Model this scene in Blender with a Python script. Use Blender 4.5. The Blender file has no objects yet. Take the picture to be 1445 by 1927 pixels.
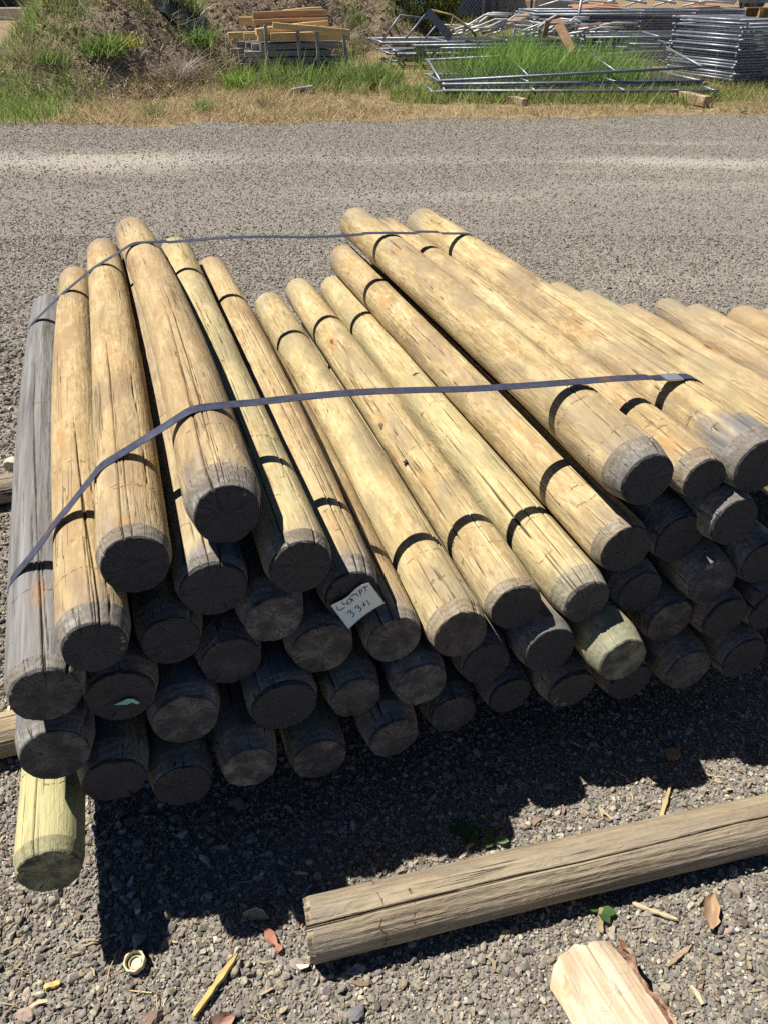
import bpy, math
import numpy as np
from mathutils import Matrix, Vector

# ------------------------------------------------------------------ scene
S = bpy.context.scene
COL = S.collection
R = math.radians
rng = np.random.default_rng(7)

S.view_settings.view_transform = 'Standard'
S.view_settings.look = 'None'
S.view_settings.gamma = 1.0
S.view_settings.exposure = 0.54
S.cycles.use_denoising = False
S.cycles.max_bounces = 4
S.cycles.diffuse_bounces = 1
S.cycles.glossy_bounces = 2
S.cycles.transparent_max_bounces = 4

cam_d = bpy.data.cameras.new('camera')
cam = bpy.data.objects.new('camera', cam_d)
COL.objects.link(cam)
cam.location = (0, 0, 1.6)
PITCH = 34.69
cam.rotation_euler = (R(90 - PITCH), 0, 0)
cam_d.sensor_fit = 'VERTICAL'
cam_d.sensor_height = 36.0
cam_d.lens = 36.0 * 1450 / 1927
cam_d.clip_end = 2000
cam_d.clip_start = .05
S.camera = cam

SUN = Vector((.550, -.155, -1.0)).normalized()
ld = bpy.data.lights.new('sun', 'SUN')
ld.energy = 5.0
ld.angle = R(.5)
ld.color = (1.0, .955, .87)
lo = bpy.data.objects.new('sun', ld)
COL.objects.link(lo)
lo.rotation_euler = SUN.to_track_quat('-Z', 'Y').to_euler()
W = bpy.data.worlds.new('World')
S.world = W
W.use_nodes = True
wn = W.node_tree
bg = wn.nodes['Background']
sky = wn.nodes.new('ShaderNodeTexSky')
sky.sky_type = 'NISHITA'
sky.sun_disc = False
sky.sun_elevation = math.asin(-SUN.z)
sky.sun_rotation = math.atan2(-SUN.x, -SUN.y)
sky.altitude = 3000
sky.air_density = .55
sky.dust_density = 0
sky.ozone_density = 4.0
bg.inputs['Strength'].default_value = .06
wn.links.new(sky.outputs[0], bg.inputs['Color'])

# ------------------------------------------------------------------ noise
def _h(ix, iy, iz, seed):
    n = (ix.astype(np.int64) * 374761393 + iy.astype(np.int64) * 668265263 + iz.astype(np.int64) * 2147483647 + seed * 974711) & 0xffffffff
    n = ((n ^ (n >> 13)) * 1274126177) & 0xffffffff
    n = ((n ^ (n >> 15)) * 2246822519) & 0xffffffff
    return ((n ^ (n >> 16)) & 0xffff) / 65535.0

def vn(x, y, z=0.0, seed=0):
    """value noise in -1..1 for numpy arrays"""
    x, y, z = np.broadcast_arrays(np.asarray(x, float), np.asarray(y, float), np.asarray(z, float))
    fx, fy, fz = np.floor(x), np.floor(y), np.floor(z)
    tx, ty, tz = x - fx, y - fy, z - fz
    tx, ty, tz = [t * t * (3 - 2 * t) for t in (tx, ty, tz)]
    out = 0
    for a in (0, 1):
        for b in (0, 1):
            for c in (0, 1):
                w = (tx if a else 1 - tx) * (ty if b else 1 - ty) * (tz if c else 1 - tz)
                out = out + w * _h(fx + a, fy + b, fz + c, seed)
    return out * 2 - 1

def fbm(x, y, z=0.0, seed=0, o=4):
    t, a = 0, .5
    for i in range(o):
        t = t + a * vn(np.asarray(x) * 2 ** i, np.asarray(y) * 2 ** i, np.asarray(z) * 2 ** i, seed + i * 17)
        a *= .5
    return t

def sstep(a, b, x):
    t = np.clip((x - a) / (b - a), 0, 1)
    return t * t * (3 - 2 * t)

# ------------------------------------------------------------------ mesh helpers
def mk(name, V, faces, mat, parent=None, smooth=False, attrs=None, color=None):
    """faces: list of int arrays (M,k)"""
    V = np.asarray(V, np.float32)
    if not isinstance(faces, (list, tuple)):
        faces = [faces]
    faces = [np.asarray(f, np.int32) for f in faces if len(f)]
    me = bpy.data.meshes.new(name)
    me.vertices.add(len(V))
    me.vertices.foreach_set('co', V.ravel())
    loops = np.concatenate([f.ravel() for f in faces])
    tot = np.concatenate([np.full(len(f), f.shape[1], np.int32) for f in faces])
    start = np.concatenate([[0], np.cumsum(tot)[:-1]]).astype(np.int32)
    me.loops.add(len(loops))
    me.loops.foreach_set('vertex_index', loops.astype(np.int32))
    me.polygons.add(len(tot))
    me.polygons.foreach_set('loop_start', start)
    me.polygons.foreach_set('loop_total', tot)
    me.polygons.foreach_set('use_smooth', np.full(len(tot), bool(smooth)))
    if attrs:
        for k, v in attrs.items():
            a = me.attributes.new(k, 'FLOAT', 'POINT')
            a.data.foreach_set('value', np.asarray(v, np.float32).ravel())
    if color is not None:
        a = me.attributes.new('tint', 'FLOAT_COLOR', 'POINT')
        c = np.ones((len(V), 4), np.float32)
        c[:, :3] = color
        a.data.foreach_set('color', c.ravel())
    me.update(calc_edges=True)
    me.validate()
    me.materials.append(mat)
    o = bpy.data.objects.new(name, me)
    COL.objects.link(o)
    if parent is not None:
        o.parent = parent
    return o

def tag(o, label=None, cat=None, group=None, kind=None):
    if label: o['label'] = label
    if cat: o['category'] = cat
    if group: o['group'] = group
    if kind: o['kind'] = kind
    return o

def empty(name, loc=(0, 0, 0), rz=0):
    o = bpy.data.objects.new(name, None)
    COL.objects.link(o)
    o.location = loc
    o.rotation_euler = (0, 0, rz)
    o.empty_display_size = .1
    return o

class MB:
    """collects quads / tris of several shapes that make ONE part"""
    def __init__(s):
        s.V, s.Q, s.T, s.n = [], [], [], 0
    def add(s, V, Q=None, T=None):
        V = np.asarray(V, float)
        s.V.append(V)
        if Q is not None and len(Q): s.Q.append(np.asarray(Q) + s.n)
        if T is not None and len(T): s.T.append(np.asarray(T) + s.n)
        s.n += len(V)
    def box(s, c, d, rot=None, jit=0):
        c, d = np.array(c, float), np.array(d, float) / 2
        P = np.array([[x, y, z] for x in (-1, 1) for y in (-1, 1) for z in (-1, 1)], float) * d
        if rot is not None: P = P @ np.array(rot).T
        s.add(P + c, [[0, 1, 3, 2], [4, 6, 7, 5], [0, 4, 5, 1], [2, 3, 7, 6], [0, 2, 6, 4], [1, 5, 7, 3]])
    def tube(s, pts, r, n=6, caps=True):
        pts = np.array(pts, float)
        m = len(pts)
        t = np.gradient(pts, axis=0)
        t /= np.linalg.norm(t, axis=1)[:, None] + 1e-9
        up = np.array([0, 0, 1.0]) if abs(t[0][2]) < .9 else np.array([1.0, 0, 0])
        rr = np.broadcast_to(r, (m,))
        V = []
        a = np.arange(n) / n * 2 * np.pi
        for i in range(m):
            x = np.cross(up, t[i]); x /= np.linalg.norm(x) + 1e-9
            y = np.cross(t[i], x)
            V.append(pts[i] + rr[i] * (np.cos(a)[:, None] * x + np.sin(a)[:, None] * y))
        Q = [[i * n + j, i * n + (j + 1) % n, (i + 1) * n + (j + 1) % n, (i + 1) * n + j] for i in range(m - 1) for j in range(n)]
        V = np.concatenate(V)
        T = []
        if caps:
            k = len(V)
            V = np.concatenate([V, pts[:1], pts[-1:]])
            T = [[k, (j + 1) % n, j] for j in range(n)] + [[k + 1, (m - 1) * n + j, (m - 1) * n + (j + 1) % n] for j in range(n)]
        s.add(V, Q, T)
    def build(s, name, mat, parent=None, smooth=False, **kw):
        f = []
        if s.Q: f.append(np.concatenate(s.Q))
        if s.T: f.append(np.concatenate(s.T))
        return mk(name, np.concatenate(s.V), f, mat, parent, smooth, **kw)

def rotz(a):
    c, s = math.cos(a), math.sin(a)
    return np.array([[c, -s, 0], [s, c, 0], [0, 0, 1.0]])

# ------------------------------------------------------------------ node helpers
class NT:
    def __init__(s, name):
        s.m = bpy.data.materials.new(name)
        s.m.use_nodes = True
        s.t = s.m.node_tree
        s.b = s.t.nodes['Principled BSDF']
        s.out = s.t.nodes['Material Output']
        s.b.inputs['Roughness'].default_value = .8
        s.b.inputs['Specular IOR Level'].default_value = .25
    def n(s, typ, **kw):
        x = s.t.nodes.new('ShaderNode' + typ)
        for k, v in kw.items():
            setattr(x, k, v)
        return x
    def l(s, a, b):
        s.t.links.new(a, b)
    def put(s, sock, v):
        if isinstance(v, (int, float)):
            sock.default_value = v
        elif isinstance(v, (tuple, list)):
            sock.default_value = tuple(v) + ((1,) if len(v) == 3 and sock.type == 'RGBA' else ())
        else:
            s.l(v, sock)
    def math(s, op, a, b=0.0, c=None, clamp=False):
        x = s.n('Math', operation=op, use_clamp=clamp)
        s.put(x.inputs[0], a); s.put(x.inputs[1], b)
        if c is not None: s.put(x.inputs[2], c)
        return x.outputs[0]
    def mapr(s, v, a, b, c=0.0, d=1.0):
        x = s.n('MapRange', interpolation_type='SMOOTHSTEP')
        s.put(x.inputs[0], v)
        for i, k in enumerate((a, b, c, d)): s.put(x.inputs[i + 1], k)
        return x.outputs[0]
    def mix(s, f, a, b, mode='MIX'):
        x = s.n('Mix', data_type='RGBA', blend_type=mode)
        s.put(x.inputs[0], f); s.put(x.inputs[6], a); s.put(x.inputs[7], b)
        return x.outputs[2]
    def attr(s, name, typ='GEOMETRY', out='Fac'):
        x = s.n('Attribute', attribute_type=typ, attribute_name=name)
        return x.outputs[out]
    def mapping(s, v, scale=(1, 1, 1), loc=None):
        x = s.n('Mapping')
        s.l(v, x.inputs[0])
        x.inputs['Scale'].default_value = scale
        if loc is not None: s.put(x.inputs['Location'], loc)
        return x.outputs[0]
    def noise(s, v, scale, detail=4, rough=.55, dist=0.0, out='Fac'):
        x = s.n('TexNoise')
        s.l(v, x.inputs['Vector'])
        x.inputs['Scale'].default_value = scale
        x.inputs['Detail'].default_value = detail
        x.inputs['Roughness'].default_value = rough
        x.inputs['Distortion'].default_value = dist
        return x.outputs[out]
    def voro(s, v, scale, feature='F1', rand=1.0):
        x = s.n('TexVoronoi', feature=feature)
        s.l(v, x.inputs['Vector'])
        x.inputs['Scale'].default_value = scale
        x.inputs['Randomness'].default_value = rand
        return x
    def ramp(s, v, stops, interp='LINEAR'):
        x = s.n('ValToRGB')
        e = x.color_ramp.elements
        while len(e) > 1: e.remove(e[-1])
        e[0].position = stops[0][0]; e[0].color = tuple(stops[0][1]) + (1,)
        for p, c in stops[1:]:
            k = e.new(p); k.color = tuple(c) + (1,)
        x.color_ramp.interpolation = interp
        s.l(v, x.inputs[0])
        return x.outputs[0]
    def bump(s, h, strength=.5, dist=.002, prev=None):
        x = s.n('Bump')
        s.put(x.inputs['Height'], h)
        x.inputs['Strength'].default_value = strength
        x.inputs['Distance'].default_value = dist
        if prev is not None: s.l(prev, x.inputs['Normal'])
        s.l(x.outputs[0], s.b.inputs['Normal'])
        return x.outputs[0]
    def col(s, c): s.put(s.b.inputs['Base Color'], c)

def obj_coord(t, jitter=True):
    tc = t.n('TexCoord')
    v = tc.outputs['Object']
    if not jitter: return v
    oi = t.n('ObjectInfo')
    r = t.math('MULTIPLY', oi.outputs['Random'], 37.0)
    a = t.n('VectorMath', operation='ADD')
    t.l(v, a.inputs[0])
    c = t.n('CombineXYZ')
    for i in range(3): t.l(r, c.inputs[i])
    t.l(c.outputs[0], a.inputs[1])
    return a.outputs[0]

# ---- peeled, treated pine: local Z runs along the post
def wood_mat(name='peeled_pine', extra_rough=1.0, chk0=.56):
    t = NT(name)
    tc = t.n('TexCoord')
    raw = tc.outputs['Object']
    v = obj_coord(t)
    sx = t.n('SeparateXYZ'); t.l(raw, sx.inputs[0])
    z = sx.outputs['Z']
    grain = t.noise(t.mapping(v, (70, 70, 2.4)), 1, 5, .6, .3)
    fibre = t.noise(t.mapping(v, (230, 230, 9)), 1, 3, .6)
    blotch = t.noise(t.mapping(v, (13, 13, 3.0)), 1, 5, .6, .7)
    red = t.noise(t.mapping(v, (7, 7, 5.0)), 1.1, 3, .5, .5)
    swirl = t.noise(t.mapping(v, (26, 26, 11)), 1, 4, .62, 1.6)
    base = t.ramp(blotch, [(.28, (.27, .19, .09)), (.42, (.43, .32, .158)), (.56, (.555, .435, .23)), (.72, (.64, .535, .315))])
    c = t.mix(t.mapr(grain, .34, .62, .42, 0), base, (.31, .20, .09))
    c = t.mix(t.mapr(red, .56, .74, 0, .34), c, (.50, .255, .09))
    c = t.mix(t.mapr(swirl, .5, .62, 0, .38), c, (.74, .59, .33))
    c = t.mix(t.mapr(swirl, .33, .42, .4, 0), c, (.30, .205, .10))
    # torn fibres: short dark flecks and pale scuffed hairs along the grain
    fk = t.noise(t.mapping(v, (150, 150, 17)), 1, 4, .68, .4)
    c = t.mix(t.mapr(fk, .55, .68, 0, .7), c, (.21, .135, .07))
    c = t.mix(t.mapr(fk, .30, .42, .45, 0), c, (.70, .60, .41))
    # old surface grey-brown stains
    st = t.noise(t.mapping(v, (5, 5, 1.7)), 1.7, 4, .6, .4)
    c = t.mix(t.mapr(st, .46, .66, 0, .7), c, (.27, .205, .135))
    c = t.mix(t.math('MULTIPLY', t.mapr(t.math('ADD', z, t.math('MULTIPLY', t.math('SUBTRACT', blotch, .5), .5)), 1.9, 2.1, 0, .75), t.mapr(red, .3, .6, .5, 1)), c, (.26, .225, .18))
    # per post: brown, green, grey
    c = t.mix(t.math('MULTIPLY', t.attr('tone_brown', 'OBJECT'), t.mapr(blotch, .25, .75, .9, .4)), c, (.36, .235, .12))
    c = t.mix(t.math('MULTIPLY', t.attr('tone_green', 'OBJECT'), t.mapr(st, .35, .6, .25, .8)), c, (.52, .51, .25))
    gcol = t.ramp(grain, [(.25, (.08, .078, .08)), (.5, (.185, .181, .183)), (.75, (.295, .29, .29))])
    endz = t.math('ADD', z, t.math('MULTIPLY', t.math('SUBTRACT', blotch, .5), .5))
    near = t.math('MULTIPLY', t.mapr(endz, .0, .16, 1, 0), t.attr('grey_tip', 'OBJECT'))
    fg = t.math('ADD', near, t.attr('tone_grey', 'OBJECT'), clamp=True)
    c = t.mix(fg, c, gcol)
    # knots
    vo = t.voro(t.mapping(v, (8, 8, 2.6)), 1.0)
    dn = t.math('ADD', vo.outputs['Distance'], t.math('MULTIPLY', t.math('SUBTRACT', swirl, .5), .12))
    sc = t.n('SeparateColor'); t.l(vo.outputs['Color'], sc.inputs[0])
    pick = t.math('GREATER_THAN', sc.outputs[0], .74)
    halo = t.math('MULTIPLY', t.mapr(dn, .10, .2, .55, 0), pick)
    core = t.math('MULTIPLY', t.mapr(dn, .045, .075, .85, 0), pick)
    c = t.mix(halo, c, (.42, .21, .07))
    c = t.mix(core, c, (.10, .055, .03))
    # fine drying checks
    ch = t.noise(t.mapping(v, (95, 95, 1.5)), 1, 2, .5, .25)
    line = t.mapr(t.math('ABSOLUTE', t.math('SUBTRACT', ch, .5)), .004, .016, 1, 0)
    msk = t.mapr(t.noise(t.mapping(v, (16, 16, 2.6)), 1, 2), chk0, chk0 + .08)
    chk = t.math('MULTIPLY', line, msk)
    c = t.mix(t.math('MULTIPLY', chk, .8), c, (.085, .05, .03))
    # cross-wise chain scuffs
    nz = t.noise(t.mapping(v, (22, 22, 22)), 1, 4, .6)
    zz = t.math('ADD', z, t.math('MULTIPLY', t.math('SUBTRACT', nz, .5), .055))
    sc_all = None
    for k in ('scuff_a', 'scuff_b', 'scuff_c'):
        d = t.math('ABSOLUTE', t.math('SUBTRACT', zz, t.attr(k, 'OBJECT')))
        s1 = t.mapr(d, .0008, .0032, 1, 0)
        sc_all = s1 if sc_all is None else t.math('MAXIMUM', sc_all, s1)
    brk = t.mapr(t.noise(t.mapping(v, (55, 55, 55)), 1, 3), .50, .60)
    sc_all = t.math('MULTIPLY', sc_all, brk)
    c = t.mix(t.math('MULTIPLY', sc_all, .7), c, (.20, .115, .05))
    # inside of the open cracks
    ck = t.attr('crack')
    c = t.mix(t.mapr(ck, .25, .8, 0, .92), c, (.055, .032, .018))
    t.col(c)
    t.put(t.b.inputs['Roughness'], t.mapr(grain, .3, .7, .9, .68))
    h = t.math('ADD', t.math('MULTIPLY', grain, .9), t.math('MULTIPLY', fibre, .5))
    h = t.math('SUBTRACT', h, t.math('MULTIPLY', fk, .8))
    h = t.math('SUBTRACT', h, t.math('MULTIPLY', chk, 1.2))
    h = t.math('SUBTRACT', h, t.math('MULTIPLY', sc_all, .9))
    b1 = t.bump(t.math('ADD', swirl, t.math('MULTIPLY', red, .7)), .65 * extra_rough, .0045)
    t.bump(h, .9 * extra_rough, .0026, b1)
    return t.m

# ---- sawn post end: growth rings, radial checks, weathered grey
def end_mat():
    t = NT('weathered_end_grain')
    tc = t.n('TexCoord'); raw = tc.outputs['Object']
    v = obj_coord(t)
    sx = t.n('SeparateXYZ'); t.l(raw, sx.inputs[0])
    x, y, z = sx.outputs
    wob = t.noise(t.mapping(v, (18, 18, 4)), 1, 3)
    rad = t.math('SQRT', t.math('ADD', t.math('MULTIPLY', x, x), t.math('MULTIPLY', y, y)))
    rad2 = t.math('ADD', rad, t.math('MULTIPLY', t.math('SUBTRACT', wob, .5), .014))
    ring = t.math('SINE', t.math('MULTIPLY', rad2, 1750.0))
    blot = t.noise(t.mapping(v, (24, 24, 24)), 1, 5, .65)
    fine = t.noise(t.mapping(v, (260, 260, 120)), 1, 3, .7)
    rim = t.mapr(t.math('ADD', z, t.math('MULTIPLY', t.math('SUBTRACT', blot, .5), .07)), .012, .05, 0, .85)
    grey = t.ramp(blot, [(.3, (.10, .099, .10)), (.5, (.205, .20, .193)), (.7, (.36, .352, .335))])
    tanw = t.ramp(blot, [(.3, (.36, .26, .13)), (.7, (.60, .47, .27))])
    grey = t.mix(t.math('MAXIMUM', t.math('MULTIPLY', t.attr('tone_tan', 'OBJECT'), t.mapr(blot, .25, .6, 1, .7)), t.math('MULTIPLY', rim, t.attr('tone_blend', 'OBJECT'))), grey, tanw)
    c = t.mix(t.mapr(ring, -.9, .9, .35, 0), grey, (.13, .12, .10))
    c = t.mix(t.math('MULTIPLY', t.attr('tone_brown', 'OBJECT'), t.mapr(blot, .3, .6, .9, .3)), c, (.20, .12, .06))
    c = t.mix(t.math('MULTIPLY', t.attr('tone_green', 'OBJECT'), t.mapr(blot, .3, .7, .5, .9)), c, (.36, .36, .17))
    c = t.mix(t.mapr(fine, .54, .68, 0, .5), c, (.36, .34, .31))
    c = t.mix(t.mapr(fine, .30, .42, .5, 0), c, (.03, .028, .026))
    # sawn face: weathered darker than its rim, blackened further as painted-in shade
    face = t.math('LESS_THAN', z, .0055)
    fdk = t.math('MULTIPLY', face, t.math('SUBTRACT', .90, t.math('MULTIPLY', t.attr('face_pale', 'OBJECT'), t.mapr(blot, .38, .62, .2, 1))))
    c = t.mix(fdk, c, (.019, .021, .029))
    c = t.mix(t.math('MULTIPLY', t.mapr(ring, .0, .95, 0, .24), face), c, (.20, .195, .195))
    ang = t.math('ARCTAN2', y, x)
    cv = t.n('CombineXYZ'); t.l(t.math('MULTIPLY', ang, 3.2), cv.inputs[0]); t.l(t.math('MULTIPLY', rad, 9.0), cv.inputs[1])
    oi = t.n('ObjectInfo'); t.l(t.math('MULTIPLY', oi.outputs['Random'], 50.0), cv.inputs[2])
    rn = t.noise(cv.outputs[0], 1.0, 2, .5, .2)
    rl = t.math('MULTIPLY', t.mapr(t.math('ABSOLUTE', t.math('SUBTRACT', rn, .5)), .004, .016, 1, 0), t.mapr(blot, .46, .56))
    c = t.mix(t.math('MULTIPLY', rl, .85), c, (.02, .016, .013))
    c = t.mix(t.mapr(t.attr('crack'), .25, .8, 0, .95), c, (.018, .013, .01))
    t.col(c)
    t.b.inputs['Roughness'].default_value = .85
    h = t.math('ADD', t.math('MULTIPLY', ring, .25), t.math('MULTIPLY', fine, 1.4))
    h = t.math('SUBTRACT', t.math('ADD', h, blot), t.math('MULTIPLY', rl, 1.2))
    t.bump(h, .75, .0014)
    return t.m

def tint_mat(name, rough=.85, bump_scale=None, bump_d=.002, spec=.25, noise_amt=.0, nscale=40):
    """base colour from the per-vertex 'tint' attribute (one value per stone / blade)"""
    t = NT(name)
    c = t.attr('tint', out='Color')
    if noise_amt:
        tc = t.n('TexCoord')
        nn = t.noise(tc.outputs['Object'], nscale, 4, .6)
        c = t.mix(t.mapr(nn, .35, .65, noise_amt, 0), c, (.05, .04, .03))
    t.col(c)
    t.b.inputs['Roughness'].default_value = rough
    t.b.inputs['Specular IOR Level'].default_value = spec
    if bump_scale:
        tc = t.n('TexCoord')
        t.bump(t.noise(tc.outputs['Object'], bump_scale, 4, .6), .5, bump_d)
    return t.m

def leaf_mat(name):
    t = NT(name)
    c = t.attr('tint', out='Color')
    t.col(c)
    t.b.inputs['Roughness'].default_value = .55
    tr = t.n('BsdfTranslucent')
    t.l(c, tr.inputs[0])
    mx = t.n('MixShader')
    mx.inputs[0].default_value = .4
    t.l(t.b.outputs[0], mx.inputs[1]); t.l(tr.outputs[0], mx.inputs[2])
    t.l(mx.outputs[0], t.out.inputs[0])
    return t.m

def plain(name, c, rough=.7, metal=0.0, var=.25, scale=12, bump=0.0, stretch=(1, 1, 1), c2=None, thr=(.45, .65)):
    t = NT(name)
    v = obj_coord(t)
    nn = t.noise(t.mapping(v, stretch), scale, 5, .6, .3)
    dark = tuple(x * (1 - var) for x in c); lite = tuple(min(1, x * (1 + var)) for x in c)
    cc = t.ramp(nn, [(.3, dark), (.7, lite)])
    if c2 is not None:
        n2 = t.noise(t.mapping(v, stretch), scale * .55, 5, .65, .6)
        cc = t.mix(t.mapr(n2, thr[0], thr[1]), cc, c2)
    t.col(cc)
    t.b.inputs['Roughness'].default_value = rough
    t.b.inputs['Metallic'].default_value = metal
    if bump: t.bump(nn, .6, bump)
    return t.m

WOOD = wood_mat()
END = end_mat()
OLDWOOD = wood_mat('weathered_log', 1.5, .57)
# ------------------------------------------------------------------ posts
YAW0 = R(18.3)
U0 = np.array([-math.sin(YAW0), math.cos(YAW0), 0.0])    # along the posts, away from the camera
E0 = np.array([math.cos(YAW0), math.sin(YAW0), 0.0])     # across the pile

def post_mesh(D, L, seed, hi, ncrack, blunt=False, bev=None):
    """body (V,F,crack) and sawn front end (V,F,crack); local z=0 is the front face"""
    g = np.random.default_rng(seed)
    Rr = D / 2
    if hi:
        na = 150
        zb = np.linspace(.03, L - .05, 168)
    else:
        na = 72
        zb = np.concatenate([np.linspace(.065, .6, 26), np.linspace(.7, L - .05, 14)])
    tb = np.linspace(0, 1, 9)
    lb = .046 + .016 * g.random()
    drop = .17 + .07 * g.random()
    lb = .026 + .034 * g.random(); drop = .09 + 2.2 * (lb - .02)
    if bev: lb, drop = bev, .10 + 1.9 * (bev - .02)
    if blunt: lb, drop = .012, .04
    zf = tb[:-1] * lb
    zk = L - .045 + np.linspace(.15, 1, 6) * .045
    th = np.arange(na) / na * 2 * np.pi
    if hi:  # denser along the top of the post (local +y)
        th = th + .45 * np.sin(2 * (th - np.pi / 2)) * -0.5
        th = np.sort(th)
    zb = np.concatenate([[lb, ], zb[zb > lb + .004]])
    Z = np.concatenate([zf, zb, zk])
    nf = len(zf)
    prof = np.ones(len(Z))
    prof[:nf] = 1 - drop * (1 - tb[:-1]) ** 1.08
    kk = np.linspace(.15, 1, 6)
    prof[-6:] = 1 - .30 * kk ** 1.8
    taper = 1 - .045 * Z / L
    ZZ, TT = np.meshgrid(Z, th, indexing='ij')
    cx, sx = np.cos(TT), np.sin(TT)
    rad = Rr * (prof * taper)[:, None] * (1 + .020 * vn(cx * 1.1, sx * 1.1, ZZ * 1.6, seed) + .014 * vn(cx * 2.6, sx * 2.6, ZZ * 5, seed + 1)
                                         + .0055 * vn(cx * 6, sx * 6, ZZ * 16, seed + 2))
    # knot bulges
    for k in range(int(4 + g.integers(4)) if hi else 0):
        z0, t0 = g.uniform(.15, L - .15), g.uniform(0, 2 * np.pi)
        d2 = ((ZZ - z0) / .03) ** 2 + (np.angle(np.exp(1j * (TT - t0))) * Rr / .017) ** 2
        rad += .0022 * np.exp(-d2)
    crack = np.zeros_like(rad)
    spiral = g.normal() * .22
    for k in range(ncrack):
        main = k < 2
        t0 = g.normal(np.pi / 2, .55) if (hi and k < 6) else g.uniform(0, 2 * np.pi)
        z0 = -.2 if (main or g.random() < .35) else g.uniform(.1, L * .8)
        ln = g.uniform(.5, 1.6) if main else g.uniform(.15, .7)
        z1 = z0 + ln + (.2 if z0 < 0 else 0)
        wid = g.uniform(.0011, .0021) if main else g.uniform(.0006, .0013)
        wan = .05 * vn(Z * 3.0, 0.5, 0, seed + 40 + k) + .022 * vn(Z * 14, 0.5, 0, seed + 80 + k) + (spiral + g.normal() * .04) * Z
        env = sstep(z0, z0 + .12, Z) * (1 - sstep(z1 - .25 * ln, z1, Z)) * (.55 + .45 * np.clip(vn(Z * 6, 2.5, 0, seed + 120 + k) + .6, 0, 1))
        d = np.angle(np.exp(1j * (TT - t0 - wan[:, None]))) * Rr
        w2 = np.maximum(wid * env, 1e-5)[:, None]
        c = np.exp(-(d / w2) ** 2) * (env > .05)[:, None]
        crack = np.maximum(crack, c)
    if blunt: rad = rad + .0012 * vn(cx * 14, sx * 14, ZZ * 5, seed + 3) + .0007 * vn(cx * 30, sx * 30, ZZ * 9, seed + 4)
    rad = rad - crack * .006
    bow = .009 * g.normal() * np.sin(np.pi * Z / L); bow2 = .007 * g.normal() * np.sin(np.pi * Z / L)
    X = rad * cx + bow[:, None]; Y = rad * sx + bow2[:, None]
    tilt = g.normal() * .035, g.normal() * .035       # the saw cut is never quite square
    ZZ = ZZ + (tilt[0] * X + tilt[1] * Y) * np.clip(1 - Z / .3, 0, 1)[:, None]
    ZZ[0] += .0012 * vn(np.cos(th) * 9, np.sin(th) * 9, 0, seed + 5)
    V = np.stack([X, Y, ZZ], -1)
    nz = len(Z)
    def grid(a, b):
        i = np.arange(a, b - 1)[:, None]; j = np.arange(na)[None]
        j2 = (j + 1) % na
        q = np.stack([(i - a) * na + j, (i - a) * na + j2, (i + 1 - a) * na + j2, (i + 1 - a) * na + j], -1).reshape(-1, 4)
        return V[a:b].reshape(-1, 3), q, crack[a:b].ravel()
    Vb, Qb, Cb = grid(nf, nz)
    kb = len(Vb); last = kb - na
    Vb = np.concatenate([Vb, [[bow[-1], bow2[-1], L - .002]]]); Cb = np.concatenate([Cb, [0]])
    j = np.arange(na)
    Tb = np.stack([last + j, last + (j + 1) % na, np.full(na, kb)], -1)
    Ve, Qe, Ce = grid(0, nf + 1)
    rings = []
    rim = V[0]; ctr = rim.mean(0)
    Vs, Qs, Cs = [Ve], [Qe], [Ce]
    off = len(Ve); prev = np.arange(na)
    for fr in (.985, .86, .68, .46, .24):
        P = ctr + (rim - ctr) * fr
        P[:, 2] += .0016 * vn(P[:, 0] * 90, P[:, 1] * 90, 0, seed + 9) + (.0012 if fr < .98 else -.0006)
        idx = off + j
        Vs.append(P); Cs.append(crack[0] * max(0, fr - .1))
        Qs.append(np.stack([prev, idx, np.roll(idx, -1), np.roll(prev, -1)], -1))
        prev = idx; off += na
    Vs.append(ctr[None]); Cs.append([0])
    Te = np.stack([prev, np.full(na, off), np.roll(prev, -1)], -1)
    return (Vb, [Qb, Tb], Cb), (np.concatenate(Vs), [np.concatenate(Qs), Te], np.concatenate(Cs))

def make_post(A, D, yaw, tilt, label, seed, hi=True, L=2.13, grey=0., green=0., brown=0., tip=.6, group=None, cracks=None, spin=0., name='round_post', end_green=0., end_brown=.3, end_tan=0., blunt=False, bev=None, face_pale=0.):
    body, end = post_mesh(D, L, seed, hi, cracks if cracks is not None else (7 if hi else 5), blunt, bev)
    o = mk(name, body[0], body[1], OLDWOOD if blunt else WOOD, None, True, {'crack': body[2]})
    g = np.random.default_rng(seed + 999)
    o['tone_grey'] = float(grey); o['tone_green'] = float(green); o['tone_brown'] = float(brown); o['grey_tip'] = float(tip)
    o['scuff_a'] = float(g.uniform(.10, .16)); o['scuff_b'] = float(g.uniform(.17, .26)) ; o['scuff_c'] = float(g.uniform(.3, 1.7))
    y, tl = R(yaw), R(tilt)
    u = Vector((-math.sin(y) * math.cos(tl), math.cos(y) * math.cos(tl), math.sin(tl)))
    up = Vector((0, 0, 1)); up = (up - up.dot(u) * u).normalized()
    xx = up.cross(u)
    M = Matrix((xx, up, u)).transposed().to_4x4()
    M = Matrix.Translation(Vector(A)) @ M @ Matrix.Rotation(spin, 4, 'Z')
    o.matrix_world = M
    tag(o, label, 'post', group)
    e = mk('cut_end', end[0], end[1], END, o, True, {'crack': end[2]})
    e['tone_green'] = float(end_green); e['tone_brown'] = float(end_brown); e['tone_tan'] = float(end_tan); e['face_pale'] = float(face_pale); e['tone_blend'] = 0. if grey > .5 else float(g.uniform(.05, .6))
    return o, np.array(A), np.array(u)

GP = 'round treated posts in the strapped pile'
POSTS = {}
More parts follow.
